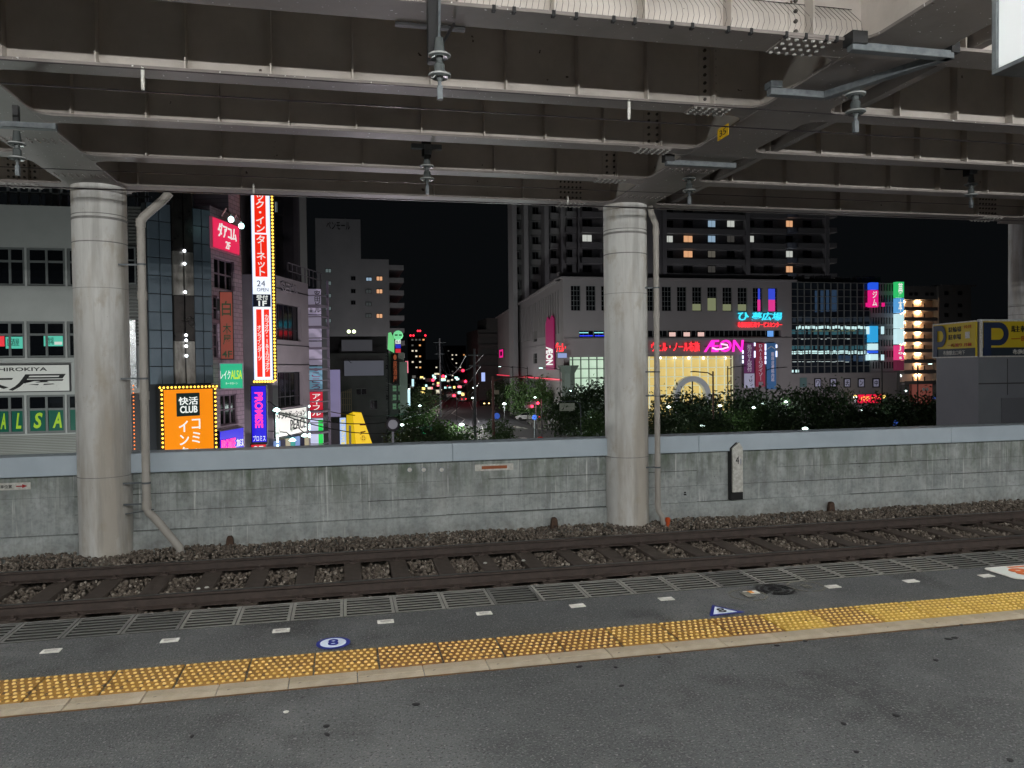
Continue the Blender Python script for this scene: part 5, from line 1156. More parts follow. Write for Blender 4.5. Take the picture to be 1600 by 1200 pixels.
trees = [(886, 618, 62, 'thin dark tree in front of the green lit hall, beside the white column', 0, .8, 1), (912, 606, 66, 'dark tree just left of the right column foot', 1, .95, 1.1), (938, 590, 70, 'tallest dark tree touching the left edge of the right column', 2, .9, 1.1), (930, 650, 50, 'low green bush tree lit from below left of the right column', 3, .55, .8),
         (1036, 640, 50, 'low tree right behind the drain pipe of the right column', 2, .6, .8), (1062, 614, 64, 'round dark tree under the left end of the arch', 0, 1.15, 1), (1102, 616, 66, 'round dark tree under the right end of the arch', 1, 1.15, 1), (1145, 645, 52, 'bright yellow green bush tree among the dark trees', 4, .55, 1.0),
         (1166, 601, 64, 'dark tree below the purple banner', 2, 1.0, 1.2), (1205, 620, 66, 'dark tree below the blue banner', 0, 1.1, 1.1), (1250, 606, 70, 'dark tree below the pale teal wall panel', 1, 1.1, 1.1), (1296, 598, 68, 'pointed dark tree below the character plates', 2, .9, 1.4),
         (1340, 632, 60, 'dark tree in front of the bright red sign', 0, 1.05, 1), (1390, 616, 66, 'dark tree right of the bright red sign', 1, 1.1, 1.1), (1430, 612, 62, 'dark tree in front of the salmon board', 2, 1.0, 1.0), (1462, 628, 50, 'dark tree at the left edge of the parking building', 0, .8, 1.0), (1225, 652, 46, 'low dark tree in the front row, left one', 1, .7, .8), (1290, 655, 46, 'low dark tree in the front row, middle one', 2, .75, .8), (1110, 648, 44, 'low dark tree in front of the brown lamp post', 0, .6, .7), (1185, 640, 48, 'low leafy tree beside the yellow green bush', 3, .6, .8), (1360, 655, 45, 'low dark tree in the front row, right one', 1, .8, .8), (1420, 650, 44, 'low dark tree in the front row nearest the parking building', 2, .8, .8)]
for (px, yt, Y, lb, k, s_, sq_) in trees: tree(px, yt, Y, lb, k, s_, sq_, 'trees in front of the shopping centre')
for (px, yt, Y, lb, k, s_) in ((845, 597, 118, 'lit street tree nearest the side wall corner', 3, 1.25), (818, 596, 135, 'second lit street tree along the side wall', 4, 1.3), (797, 597, 160, 'third street tree along the side wall', 0, 1.3), (782, 597, 190, 'fourth street tree along the side wall', 1, 1.3), (768, 598, 225, 'farthest street tree along the side wall', 2, 1.3)): tree(px, yt, Y, lb, k, s_, 1.1, 'street trees along the side wall')
for (px, yt, Y, lb, k, s_) in ((652, 606, 130, 'dark street tree left of the road', 0, 1.5), (640, 640, 75, 'small leafy tree behind the round mirror', 3, .9), (668, 648, 62, 'green roundabout bush tree at the left', 3, .95), (704, 672, 60, 'green roundabout bush tree in the middle', 4, .8), (735, 676, 56, 'leafy bush at the foot of the tall concrete pole', 3, .85), (781, 658, 55, 'leafy bush behind the red brown lamp post', 4, .5), (655, 665, 50, 'low bush at the wall near the green signal', 0, .7), (690, 662, 52, 'low bush at the wall in the left centre', 4, .7)): tree(px, yt, Y, lb, k, s_, .8, 'trees left of the road', name='bush_tree')

M_POLE = mat('pole_concrete', (.26, .25, .27), (.34, .33, .35), scale=3, rough=.7); M_BRN = mat('pole_brown', (.20, .09, .075), rough=.5)
def pole(label, px, yt, Y, r_=.16, m=M_POLE, name='utility_pole', arms=(), cat='pole', lampside=0, lamp=None, reach=1.6):
    q = onY(px, yt, Y); h = q.z-GZ; t = thing(name, label, cat, loc=(q.x, Y, GZ))
    MB().tube([(0, 0, 0), (0, 0, h)], r_, 10, r1=r_*.7).build('shaft', m, t, smooth=True)
    for (dz, hw) in arms: MB().box(-hw, hw, -.05, .05, h-dz-.05, h-dz+.05).build('cross_arm', M_GALV, t)
    if lampside:
        MB().tube([(0, 0, h-.35), (lampside*reach*.3, 0, h-.12), (lampside*reach, 0, h-.02)], .05, 6).build('lamp_arm', m, t)
        hd = MB().lathe([(.04, .06), (.13, .02), (.15, -.03)], 10).build('lamp_head', M_BLACK, t, loc=(lampside*(reach+.2), 0, h-.02), scale=(2.2, 1, 1))
        if lamp: MB().lathe([(.12, -.06), (.12, -.032)], 10).build('lamp_glass', lamp, t, loc=(lampside*(reach+.2), 0, h-.02), scale=(2.2, 1, 1))
    return t, h
def plight(par, loc, W_, col=(.85, 1, .95), r_=.25):
    l = bpy.data.lights.new('lamp_light', 'POINT'); l.energy = W_; l.color = col; l.shadow_soft_size = r_; o = bpy.data.objects.new('lamp_light', l); COL.objects.link(o); o.parent = par; o.location = loc; return o
LG = glow('lamp_glass', (215, 255, 245), 9)
M_PDK = mat('pole_dark', (.13, .125, .14), (.17, .165, .18), scale=3, rough=.7)
p1, h1 = pole('tall grey concrete utility pole in the centre of the street view', 741, 545, 72, .15, M_PDK, arms=((.6, .6), (1.6, .5)))
p2, h2 = pole('farther grey utility pole left of the road', 687, 529, 150, .2, arms=((.8, 1.2), (3, 1.0)))
p3, h3 = pole('red brown lamp post at the left of the road mouth', 770, 588, 55, .13, M_BRN, 'lamp_post', cat='lamp post', lampside=1, reach=2.4, lamp=None)
MB().box(.12, .42, -.1, .1, h3-1.3, h3-1.0).build('signal_box', paint('box_beige', (170, 165, 140)), p3)
for (px, yt, Y, sd, lb, rch) in ((801, 572, 150, -1, 'dark lamp post at the far end of the side wall', 2.4), (824, 573, 125, -1, 'dark lamp post in front of the middle of the side wall', 2.4), (875, 574, 98, -1, 'dark lamp post at the corner of the side wall', 2.4), (1114, 580, 55, -1, 'red brown lamp post in front of the warm entrance hall', 1.4),
                           (1137, 572, 82, 1, 'dark lamp post right of the entrance arch', 2.0), (1197, 574, 80, 1, 'dark lamp post in front of the blue banner', 2.2), (1378, 563, 70, -1, 'thin lamp post in front of the end bay', .6), (1434, 568, 75, 1, 'lamp post with a lit head before the galleries', 1.4), (1452, 618, 90, -1, 'short lamp post beside the salmon board', .8), (950, 590, 80, -1, 'dark lamp post before the green lit hall', 1.5)):
    pole(lb, px, yt, Y, .09, M_BRN if 'red brown' in lb else M_BLACK, 'lamp_post', cat='lamp post', lampside=sd, reach=rch, lamp=LG if (px in (801, 875, 1434)) else None)
# low lamps among the trees, with real light
lampspots = [(925, 653, 62, 'left of the right column'), (1045, 636, 60, 'just right of the drain pipe'), (1125, 634, 62, 'right of the brown post'), (1178, 637, 60, 'under the banners, left'), (1180, 649, 56, 'under the banners, lower'), (1192, 630, 64, 'under the banners, upper'), (1228, 628, 66, 'below the blue banner'), (1258, 670, 40, 'close to the wall cap'), (1347, 640, 64, 'below the bright red sign'), (656, 634, 90, 'left of the road among leaves'), (656, 648, 80, 'left of the road, lower'), (664, 682, 55, 'next to the green signal'), (628, 664, 60, 'beside the round mirror'), (1415, 611, 80, 'before the galleries, low'), (1036, 683, 42, 'at the foot of the drain pipe'), (891, 611, 100, 'at the foot of the corner column'), (836, 621, 100, 'above the red signals')]
for i, (px, py, Y, lb) in enumerate(lampspots):
    q = onY(px, py, Y); t = thing('street_or_fill_lamp', 'bright white street lamp '+lb, 'street lamp', loc=(q.x, Y, GZ)); h = q.z-GZ
    MB().tube([(0, 0, 0), (0, 0, h-.1)], .05, 6).build('post', M_BLACK, t); MB().lathe([(.05, -.08), (.15, -.03), (.16, .03), (.06, .09)], 10).build('globe', glow('street_or_fill_globe', (225, 255, 245), 6), t, loc=(0, 0, h), smooth=True)
    plight(t, (0, 0, h+.05), 70 if i in (1, 4, 6, 8, 9, 10, 11, 13) else 30)
# traffic signals, cars, signs
def signal(px, py, Y, col, label, two=False):
    q = onY(px, py, Y); t = thing('traffic_signal', label, 'traffic light', loc=(q.x, Y, GZ)); h = q.z-GZ; k = Y/100.
    MB().tube([(.7, .1, 0), (.7, .1, h+.5), (-.6, .1, h+.45)], .07, 6).build('post', M_BLACK, t); MB().box(-.75*k, .45*k, -.02, .2, h-.22*k, h+.22*k).build('housing', M_BLACK, t)
    o = MB().lathe([(.18*k, 0), (.15*k, .06)], 12).build('lens', glow('lens_'+('red' if col == 'r' else 'green'), (255, 40, 70) if col == 'r' else (40, 255, 150), 5), t); o.matrix_local = Matrix.Translation((.2*k, -.03, h)) @ Matrix.Rotation(R(90), 4, 'X')
    plight(t, (.2*k, -.5, h), 60*k, (1, .05, .12) if col == 'r' else (.1, 1, .5), .2)
for a in ((838, 630, 96, 'r', 'red traffic light before the side wall, right one of the pair'), (829, 635, 92, 'r', 'red traffic light before the side wall, left one of the pair'), (707, 618, 130, 'r', 'nearest red traffic light over the road'), (725, 596, 210, 'r', 'red traffic light in the middle of the road end'), (674, 594, 190, 'r', 'leftmost red traffic light'), (690, 588, 220, 'r', 'higher red traffic light left of the road end'), (721, 579, 300, 'r', 'highest and farthest red traffic light'), (660, 678, 58, 'g', 'green pedestrian signal near the wall')): signal(*a)
def car(px, py, Y, rotz, paintm, label, front=True):
    q = onZ(px, py, GZ); t = thing('car', label, 'car', loc=(q.x, q.y, GZ+.01)); t.rotation_euler = (0, 0, rotz)
    MB().prism([(-2.1, .25), (2.1, .25), (2.15, .7), (1.5, .95), (.8, 1.42), (-1.0, 1.45), (-1.8, .98), (-2.15, .9)], -.82, .82, axis='y').build('body', paintm, t, bevel=.06)
    MB().prism([(1.38, .97), (.78, 1.37), (-.95, 1.40), (-1.6, 1.0)], -.835, .835, axis='y').build('window', M_DGLASS, t)
    for x in (-1.3, 1.3):
        for y in (-.75, .75):
            o = MB().lathe([(.2, -.1), (.32, -.1), (.32, .1), (.2, .1)], 14).build('wheel', M_BLACK, t); o.matrix_local = Matrix.Translation((x, y, .32)) @ Matrix.Rotation(R(90), 4, 'X')
    for y in (-.6, .6):
        MB().box(2.12, 2.2, y-.16, y+.16, .58, .76).build('headlight', glow('headlight', (255, 215, 130), 7) if front else M_WHITE, t); MB().box(-2.2, -2.13, y-.16, y+.16, .65, .82).build('tail_light', glow('tail_red', (255, 30, 50), 5), t)
    return t
car(718, 617, 0, R(-88), paint('car_white', (200, 200, 200), .3), 'oncoming car with yellow headlights in the far road')
car(738, 607, 0, R(-88), paint('car_dark', (40, 40, 45), .3), 'farther oncoming dark car beside the pole')
car(700, 605, 0, R(92), paint('car_silver', (140, 140, 145), .3), 'departing silver car with red tail lights', False)
car(826, 657, 0, R(150), paint('car_white', (200, 200, 200), .3), 'white car standing under the street trees', False)
rs = random.Random(4)
for i in range(58):
    px, py = rs.uniform(655, 748), rs.uniform(584, 618); Y = rs.uniform(230, 420); q = onY(px, py, Y); m = rs.choice((glow('far_white', (235, 225, 200), 1.0), glow('far_cyan', (190, 240, 235), 2.0), glow('far_yellow', (255, 225, 130), 2.0), glow('far_pink', (255, 120, 130), 2.0)))
    t = thing('distant_shop_light', 'tiny distant shop light at the far end of the street', 'light', loc=(q.x, Y, GZ), group='tiny lights at the street end'); h = q.z-GZ; MB().box(-.1, .1, 0, .2, 0, h).build('post', M_BLACK, t); MB().box(-rs.uniform(.3, .9), rs.uniform(.3, .9), -.1, .0, h-.3, h+.5).build('lit_box', m, t)
dsn = thing('direction_sign', 'grey road direction board hanging from a bent steel arm', 'sign', Frame((onY(874, 640, 60).x, 60, GZ), 90)); Fd = Frame((onY(874, 640, 60).x, 60, GZ), 90)
s0, s1, z0, z1 = Fd.rect(874.5, 898, 630, 642); MB().box(s0, s1, 0, .05, z0, z1).build('board', paint('board_green', (120, 125, 115), .6, emit=srgb(100, 105, 95), es=.35), dsn); zz_ = Fd.loc(890, 627)[1]; sp_ = Fd.loc(908, 640)[0]  # unlit direction board; weak emission added to its face
MB().tube([(s0-.1, .1, zz_), (s1, .1, zz_), (sp_-.1, .1, zz_-.2), (sp_, .1, zz_-.8), (sp_, .1, 0)], .05, 6).build('arm', M_GALV, dsn); MB().box(s0+.15, s1-.15, -.01, -.001, z0+.2, z0+.26).build('map_line', M_WHITE, dsn)
bm_ = MB().lathe([(.10, 0), (.10, .7), (.07, .76)], 10).mesh('bollard', M_BLACK, smooth=True)
for k in range(5):
    q = onZ(831+8*k, [668, 670.5, 672, 672.5, 673][k], GZ+.12); o = link('bollard', bm_, loc=q); tag(o, 'short dark bollard on the rounded pavement edge', 'bollard', 'bollards on the pavement edge')
for (px, py, Y, lb) in ((776, 650, 66, 'round blue road sign beside the red brown lamp post'), (835, 652, 84, 'round blue road sign near the bicycles'), (1399, 661, 60, 'lit blue round sign below the end bay'), (1459, 622, 70, 'lit blue triangular sign left of the parking building')):
    q = onY(px, py, Y); t = thing('road_sign', lb, 'sign', loc=(q.x, Y, GZ)); h = q.z-GZ; MB().tube([(0, .05, 0), (0, .05, h)], .03, 6).build('post', M_GALV, t)
    o = MB().lathe([(.28, 0), (.28, .03)], 3 if 'triang' in lb else 16).build('disc', glow('road_blue', (70, 110, 215), .5 if Y > 75 or px < 800 else 1.6), t); o.matrix_local = Matrix.Translation((0, 0, h)) @ Matrix.Rotation(R(90), 4, 'X')
q = onY(844, 688, 42); t = thing('road_sign', 'red rimmed round sign peeping over the wall cap', 'sign', loc=(q.x, 42, GZ)); h = q.z-GZ; MB().tube([(0, .05, 0), (0, .05, h)], .03, 6).build('post', M_GALV, t); o = MB().lathe([(.22, 0), (.22, .03)], 16).build('disc', paint('red_disc', (190, 60, 50)), t); o.matrix_local = Matrix.Translation((0, 0, h)) @ Matrix.Rotation(R(90), 4, 'X')
def wires(label, pts, sag, r_=.02, n=14):
    b = MB()
    a, c_ = Vector(pts[0]), Vector(pts[1]); P = [a.lerp(c_, i/n)-Vector((0, 0, sag*4*(i/n)*(1-i/n))) for i in range(n+1)]; b.tube(P, r_, 4); o = b.build('overhead_wire', M_BLACK); return tag(o, label, 'wire')
M_WIRE = M_BLACK
P1 = Vector((p1.location.x, 72, GZ)); P2 = Vector((p2.location.x, 150, GZ))
for k, (dz, dx, lb) in enumerate(((.6, .8, 'highest sagging power line between the two utility poles'), (.6, -.8, 'second sagging power line between the two utility poles'), (1.6, .6, 'middle sagging power line between the two utility poles'), (3.2, .4, 'lowest sagging power line between the two utility poles'))):
    o = wires(lb, (P1+Vector((dx, 0, h1-dz)), P2+Vector((dx, 0, h2-.8-dz*.6))), 3.0+.6*k, .03)
    o.data.materials[0] = mat('wire_pale', (.12, .12, .13), rough=.5)
for (a, c_, s_, lb) in (((425, 642, 33), (705, 620, 60), 1.2, 'black cable crossing from the tilted sign board to the road'), ((430, 645, 33), (741, 600, 72), 2.4, 'black cable hanging low from the left towards the concrete pole'), ((500, 640, 45), (741, 590, 72), 1.6, 'thin cable from the sign tower to the concrete pole'), ((600, 690, 50), (741, 612, 72), .8, 'low black cable rising to the concrete pole'), ((540, 560, 62), (640, 600, 90), .8, 'thin cable crossing before the lower billboard')):
    wires(lb, (onY(a[0], a[1], a[2]), onY(c_[0], c_[1], c_[2])), s_, .025)
# added lamps, mostly hidden from the platform, that brighten facades, towers and road
def fill_lamp(x, y, z, W_, col, lb, r_=.3):
    t = thing('street_or_fill_lamp', lb, 'street lamp', loc=(x, y, GZ)); h = z-GZ
    MB().tube([(0, 0, 0), (0, 0, h-.1)], .06, 6).build('post', M_BLACK, t); MB().lathe([(.05, -.10), (.2, -.04), (.2, .04), (.06, .1)], 10).build('globe', glow('street_or_fill_globe', (225, 255, 245), 6), t, loc=(0, 0, h))
    plight(t, (0, 0, h), W_, col, r_)
fill_lamp(-9.5, 19.5, -2.6, 1100, (.9, 1, .93), 'added fill lamp behind the wall before the office building')
fill_lamp(-4.5, 19.0, -3.2, 700, (.95, .95, 1), 'added fill lamp behind the wall before the blue tiled building')
fill_lamp(2.0, 33.0, -3.2, 1700, (1, .9, 1), 'added fill lamp behind the wall in the side street')
fill_lamp(30.0, 86.0, -3.0, 4000, (1, .95, .98), 'added fill lamp on the shopping centre forecourt')
fill_lamp(66.0, 90.0, -3.0, 3600, (1, .95, .98), 'added fill lamp on the forecourt before the glass wing')
fill_lamp(8.0, 105.0, -2.0, 3500, (1, .9, .92), 'added fill lamp on the road before the side wall')

fill_lamp(22.0, 132.0, -2.0, 2200, (.95, .95, 1), 'added fill lamp behind the shopping centre, left one')
fill_lamp(55.0, 132.0, -2.0, 3500, (.95, .95, 1), 'added fill lamp behind the shopping centre, middle one')
fill_lamp(88.0, 132.0, -2.0, 2200, (.95, .95, 1), 'added fill lamp behind the shopping centre, right one')
fill_lamp(-6.0, 160.0, -2.0, 2500, (.9, .93, 1), 'added fill lamp before the stepped tower')
fill_lamp(17.0, 82.0, -2.5, 8000, (.9, 1, .95), 'added fill lamp over the road mouth')
fill_lamp(9.0, 60.0, -3.0, 350, (.9, 1, .9), 'added fill lamp among the left bushes')
fill_lamp(24.5, 50.0, -2.8, 160, (.9, 1, .8), 'added fill lamp by the yellow green bush')
fill_lamp(112.0, 180.0, -2.0, 5000, (1, .95, .9), 'added fill lamp before the gallery block')

fill_lamp(19.5, 118.0, -3.2, 2200, (.95, 1, .85), 'added fill lamp between the street trees and the side wall')
fill_lamp(14.0, 170.0, -3.0, 4500, (1, .9, .85), 'added fill lamp far down the road')
car(757, 634, 0, R(-86), paint('car_dark', (40, 40, 45), .3), 'nearest oncoming dark car on the road')
car(722, 627, 0, R(94), paint('car_white', (200, 200, 200), .3), 'departing white car with red tail lights', False)
fill_lamp(150.0, 185.0, -2.0, 4000, (.95, .95, 1), 'added fill lamp right of the gallery block')
# ================================================================== NEAR THINGS
# drain pipes
pp = thing('drain_pipe', 'cream drain pipe beside the left column with a bent foot', 'pipe', loc=(-2.83, 12.1, 0))
MB().tube([(.40, 0, ZB-.10), (.30, 0, 3.93), (.05, 0, 3.70), (0, 0, 3.62)], .062, 14).build('upper_bend', M_PIPE, pp, smooth=True)
MB().tube([(0, 0, 3.62), (0, 0, -.52)], .058, 16).build('shaft', M_PIPE, pp, smooth=True)
MB().tube([(0, 0, -.52), (.02, 0, -.60), (.10, 0, -.68), (.44, -.02, -1.14), (.46, -.02, -1.28)], .058, 14).build('foot_bend', M_PIPE, pp, smooth=True)
for z in (3.60, 2.55, 1.1, -.50): MB().lathe([(.066, -.06), (.066, .06)], 16, (0, 0, z)).build('sleeve', M_PIPE, pp, smooth=True)
for z in (3.0, 1.35, -.17, -.48): b = MB(); b.box(-.32, -.05, .02, .035, z-.012, z+.012); b.lathe([(.064, -.014), (.064, .014)], 14, (0, 0, z)); b.build('bracket', M_GALV, pp)
MB().tube([(-.3, .05, -.62), (.1, -.02, -.56)], .01, 6).build('stay_rod', M_GALV, pp)
pr = thing('drain_pipe', 'cream drain pipe beside the right column with an orange foot fitting', 'pipe', loc=(5.12, 12.1, 0))
MB().tube([(-.10, .0, ZB-.05), (-.08, 0, 3.98), (.0, 0, 3.80), (0, 0, 3.70)], .05, 14).build('upper_bend', M_PIPE, pr, smooth=True)
MB().tube([(0, 0, 3.7), (0, 0, -.9)], .047, 16).build('shaft', M_PIPE, pr, smooth=True)
MB().tube([(0, 0, -.9), (.01, 0, -.99), (.07, -.01, -1.08), (.10, -.02, -1.28)], .047, 12).build('foot_bend', M_PIPE, pr, smooth=True)
MB().lathe([(.03, 0), (.035, .02), (.03, .1), (.042, .11), (.042, .17), (.02, .18)], 10, (.15, -.06, -1.27)).build('orange_fitting', paint('orange_pvc', (205, 85, 35)), pr)
for z in (3.68, 2.3, 1.0, -.86): MB().lathe([(.054, -.05), (.054, .05)], 16, (0, 0, z)).build('sleeve', M_PIPE, pr, smooth=True)
for z in (2.75, 1.35, .95, -.25): b = MB(); b.box(-.2, -.04, .02, .035, z-.012, z+.012); b.lathe([(.052, -.012), (.052, .012)], 14, (0, 0, z)); b.build('bracket', M_GALV, pr)
# insulators
INS = [(.0, .16), (.035, .15), (.045, .06), (.05, .03), (.088, .012), (.092, -.004), (.07, -.018), (.03, -.01), (.028, -.05), (.045, -.07), (.045, -.11), (.05, -.135), (.088, -.153), (.092, -.169), (.07, -.183), (.03, -.175), (.02, -.21), (.0, -.21)]
M_INS = mat('porcelain_grey', (.085, .095, .095), rough=.25); M_RIM = mat('porcelain_rim', (.33, .34, .335), rough=.25)
ib = MB(); ib.lathe([(max(.001, r_), z) for r_, z in INS], 24); ime = ib.mesh('insulator_body', M_INS, smooth=True)
rb_ = MB()
for z in (.004, -.161): rb_.lathe([(.086, -.007), (.0945, -.007), (.0945, .007), (.086, .007)], 24, (0, 0, z))
rme = rb_.mesh('disc_rim', M_RIM, smooth=True)
kb_ = MB(); kb_.tube([(0, 0, -.20), (0, 0, -.30)], .016, 8); kb_.box(-.022, .022, -.02, .02, -.36, -.25); kme_ = kb_.mesh('clamp', M_GALV)
def insulator(label, x, y, z, drop, sc_=1.0, arm=None):
    t = thing('insulator', label, 'insulator', loc=(x, y, z), group=None); t.scale = (sc_,)*3
    link('insulator_body', ime, t); link('disc_rim', rme, t); link('clamp', kme_, t)
    if drop: drop(t)
    return t
def drop1(t):
    b = MB(); b.box(-.085, .01, .06, .16, -.02, 1.1); b.build('hanger_post', M_BLACK, t, bevel=.005)
    MB().tube([(.02, .08, .62), (0, 0, .13)], .012, 6).build('stay_rod', M_GALV, t); MB().box(-.32, .32, .60, .66, .50, .53).build('cross_bar', M_BLACK, t)
    b = MB(); b.box(.03, .14, .06, .10, .60, .85); b.build('clamp_plate', M_GALV, t, bevel=.004); MB().tube([(.20, .5, .50), (.02, .12, .12)], .014, 5).build('brace', M_BLACK, t)
insulator('double disc insulator hanging from a black post at top centre', .712, 5.6, 3.70, drop1, .86)
def drop2(t): MB().box(-.06, .06, .02, .10, .14, .6).build('hanger_post', M_BLACK, t); MB().box(-.2, .2, .0, .08, .24, .3).build('cross_bar', M_GALV, t); MB().box(-.03, .06, -.06, .0, .16, .28).build('clamp_plate', M_GALV, t)
insulator('small double disc insulator behind the centre girders', 1.12, 10.25, 4.11, drop2)
def bar(x0, x1, y0, y1): 
    def f(t):
        MB().tube([(x0, y0, .17), (x0+.25, y0, .17), (0, 0, .17), (x1, y1, .17)], .035, 4).build('support_channel', M_GALV, t); MB().box(x0-.06, x0+.08, y0-.05, y0+.06, .17, .26).build('beam_clamp', M_BLACK, t); MB().tube([(0, 0, .2), (0, 0, .1)], .02, 6).build('stem', M_GALV, t)
    return f
insulator('double disc insulator hanging right of the big cross beam', 4.85, 6.6, 4.06-.03, None)
s = thing('support_bar', 'grey blue steel channel clamped below the cross beam above the insulator', 'bracket', loc=(4.1, 6.8, ZB-.06))
b = MB(); b.box(-.05, .55, -.04, .04, -.045, .02); b.prism([(.52, -.04), (.58, .04), (1.05, -1.1), (.97, -1.12)], -.045, .02); b.build('channel', M_GALV, s, bevel=.004); MB().box(-.06, .06, -.06, .06, .02, .08).build('clamp', M_GALV, s); MB().tube([(.75, -.2, 0), (.75, -.2, -.02)], .02, 6).build('stem', M_GALV, s)
s = thing('support_bar', 'grey blue steel channel at the near end of the cross beam', 'bracket', loc=(4.15, 5.72, ZB-.06))
b = MB(); b.box(0, .98, -.04, .04, -.045, .02); b.build('channel', M_GALV, s, bevel=.004); b = MB(); b.box(-.02, .12, -.07, .06, .0, .10); b.box(.95, 1.03, -.05, .05, .0, .09); b.build('clamp', M_BLACK, s); 
s = thing('support_bar', 'grey steel channel below the cross beam near the column head', 'bracket', loc=(4.12, 9.4, ZB-.06))
b = MB(); b.box(0, .98, -.04, .04, -.045, .02); b.build('channel', M_GALV, s, bevel=.004); MB().box(-.03, .1, -.06, .06, .0, .10).build('clamp', M_BLACK, s)
insulator('small insulator just right of the column head', 4.87, 10.3, 4.11, drop2)
def drop3(t): drop2(t); MB().tube([(-.9, .1, .45), (-.4, .05, .25), (0, 0, .25), (.45, 0, .45)], .035, 5).build('bent_arm', M_BLACK, t)
insulator('small insulator on a bent black arm at far right', 9.61, 10.3, 4.22, drop3)
insulator('insulator under the left cross beam at the left edge', -3.12+.02, 8.5, 3.70, lambda t: MB().box(-.5, .42, -.04, .04, .18, .25).build('support_channel', M_GALV, t) and MB().box(-.03, .03, -.03, .03, .25, .44).build('hanger_post', M_BLACK, t), .85)
# overhead contact wires and rods
def owire(label, y, z, r_=.006): b = MB(); b.tube([(-16, y, z), (0, y, z), (30, y, z+.02)], r_, 6); o = b.build('contact_wire', mat('copper_dark', (.06, .05, .055), rough=.3, metal=.7)); tag(o, label, 'wire')
owire('upper contact wire below the second girder', 7.45, 3.935, .007); owire('thin wire near the nearest insulator', 6.6, 3.83, .005); owire('contact wire along the foot of the farthest girder', 12.0, 4.045, .009); owire('faint wire behind the small centre insulator', 10.3, 3.90, .005)
rod = MB().lathe([(.012, -.2), (.016, -.17), (.016, -.02), (.01, 0)], 8).mesh('rod', M_WHITE, smooth=True)
for (x, y, lb) in ((-1.70, 7.45, 'white hanger rod under the second girder, left one'), (2.87, 7.45, 'white hanger rod under the second girder, right one')):
    o = link('hanger_rod', rod, loc=(x, y, ZB)); tag(o, lb, 'rod')
for (px, lb) in ((396, 'small white hanger rod above the tall red sign'), (887, 'small white hanger rod left of the right column head')):
    q = onY(px, 290, 12.05); o = link('hanger_rod', rod, loc=(q.x, 12.05, ZB+.07), scale=(.9, .9, .85)); tag(o, lb, 'rod')

# hanging platform sign at the top right
hs_ = thing('hanging_sign', 'plain pale grey hanging sign box cut by the top right corner', 'sign', loc=(2.56, 2.63, 2.60))
M_HS = mat('sign_box_white', (.62, .64, .64), rough=.35, emit=srgb(175, 180, 182), es=.45)
MB().box(.012, .20, -1.6, 0, .02, .55).build('sign_box', M_HS, hs_, bevel=.004)
b = MB(); b.box(0, .21, -1.6, .012, -.0, .018); b.box(0, .011, -.014, .012, .018, .56); b.build('frame', M_GALV, hs_, bevel=.002)
for y in (-.4, -1.2): MB().tube([(.1, y, .55), (.1, y, 1.5)], .015, 8).build('hanger', M_GALV, hs_)

# wall items
FW = Frame((0, WY+.045, 0), 90)
def wp(x, y): s, z = FW.loc(x, y); return s, z
a0, a1, c0, c1 = FW.rect(-60, 48, 755.5, 766.5); sg = thing('arrow_sign', 'small white sign with a red arrow on the wall at the left edge', 'sign', FW.sub(a0, c0)); W, Hh = a1-a0, c1-c0
MB().box(0, W, -.012, 0, 0, Hh).build('plate', M_WHITE, sg); text(sg, '停車位置', W*.5, W*.73, Hh*.25, Hh*.75, -.012, M_BLACK, th=.003, bold=.02)
MB().prism([(W*.79, Hh*.42), (W*.88, Hh*.42), (W*.88, Hh*.22), (W*.955, Hh*.5), (W*.88, Hh*.78), (W*.88, Hh*.58), (W*.79, Hh*.58)], -.016, -.0125, axis='y').build('arrow', paint('arrow_red', (170, 25, 30)), sg)
for px, lb in ((640, 'leftmost'), (662, 'middle'), (690, 'rightmost')):
    s, z = wp(px, 734); t = thing('marker_disc', 'small round white disc on the wall, %s of three' % lb, 'marker', FW.sub(s, z))
    o = MB().lathe([(.036, 0), (.036, .012)], 20).build('plate', M_WHITE, t); o.matrix_local = Matrix.Rotation(R(90), 4, 'X')
    o = MB().lathe([(.030, 0), (.040, 0), (.040, .008), (.030, .008)], 20).build('rim', paint('rim_blue', (90, 110, 150)), t); o.matrix_local = Matrix.Rotation(R(90), 4, 'X')
a0, a1, c0, c1 = FW.rect(742, 802, 725, 735); sg = thing('wall_plate', 'narrow white plate with a brown orange bar on the wall', 'sign', FW.sub(a0, c0)); W, Hh = a1-a0, c1-c0
MB().box(0, W, -.012, 0, 0, Hh).build('plate', M_WHITE, sg); MB().box(W*.17, W*.83, -.016, -.0125, Hh*.27, Hh*.75).build('brown_bar', paint('bar_brown', (165, 95, 60)), sg)
a0, c0 = wp(1137.5, 780); a1, c1 = wp(1156, 690); sg = thing('distance_post', 'white pointed distance post numbered 4 with a black base', 'post', FW.sub(a0, c0)); W, Hh = a1-a0, c1-c0
MB().prism([(.0, 0), (W, 0), (W, Hh*.9), (W*.5, Hh*1.0), (0, Hh*.9)], -.10, -.0, axis='y').build('black_back', M_BLACK, sg); MB().prism([(.02, Hh*.14), (W-.02, Hh*.14), (W-.02, Hh*.9), (W*.62, Hh*1.0), (.02, Hh*.9)], -.14, -.102, axis='y').build('white_face', M_WHITE, sg)
text(sg, '4', W*.32, W*.60, Hh*.63, Hh*.76, -.14, M_BLACK, th=.004); MB().box(W*.72, W*.76, -.144, -.1405, Hh*.62, Hh*.72).build('mark', paint('mark_blue', (60, 80, 130)), sg)
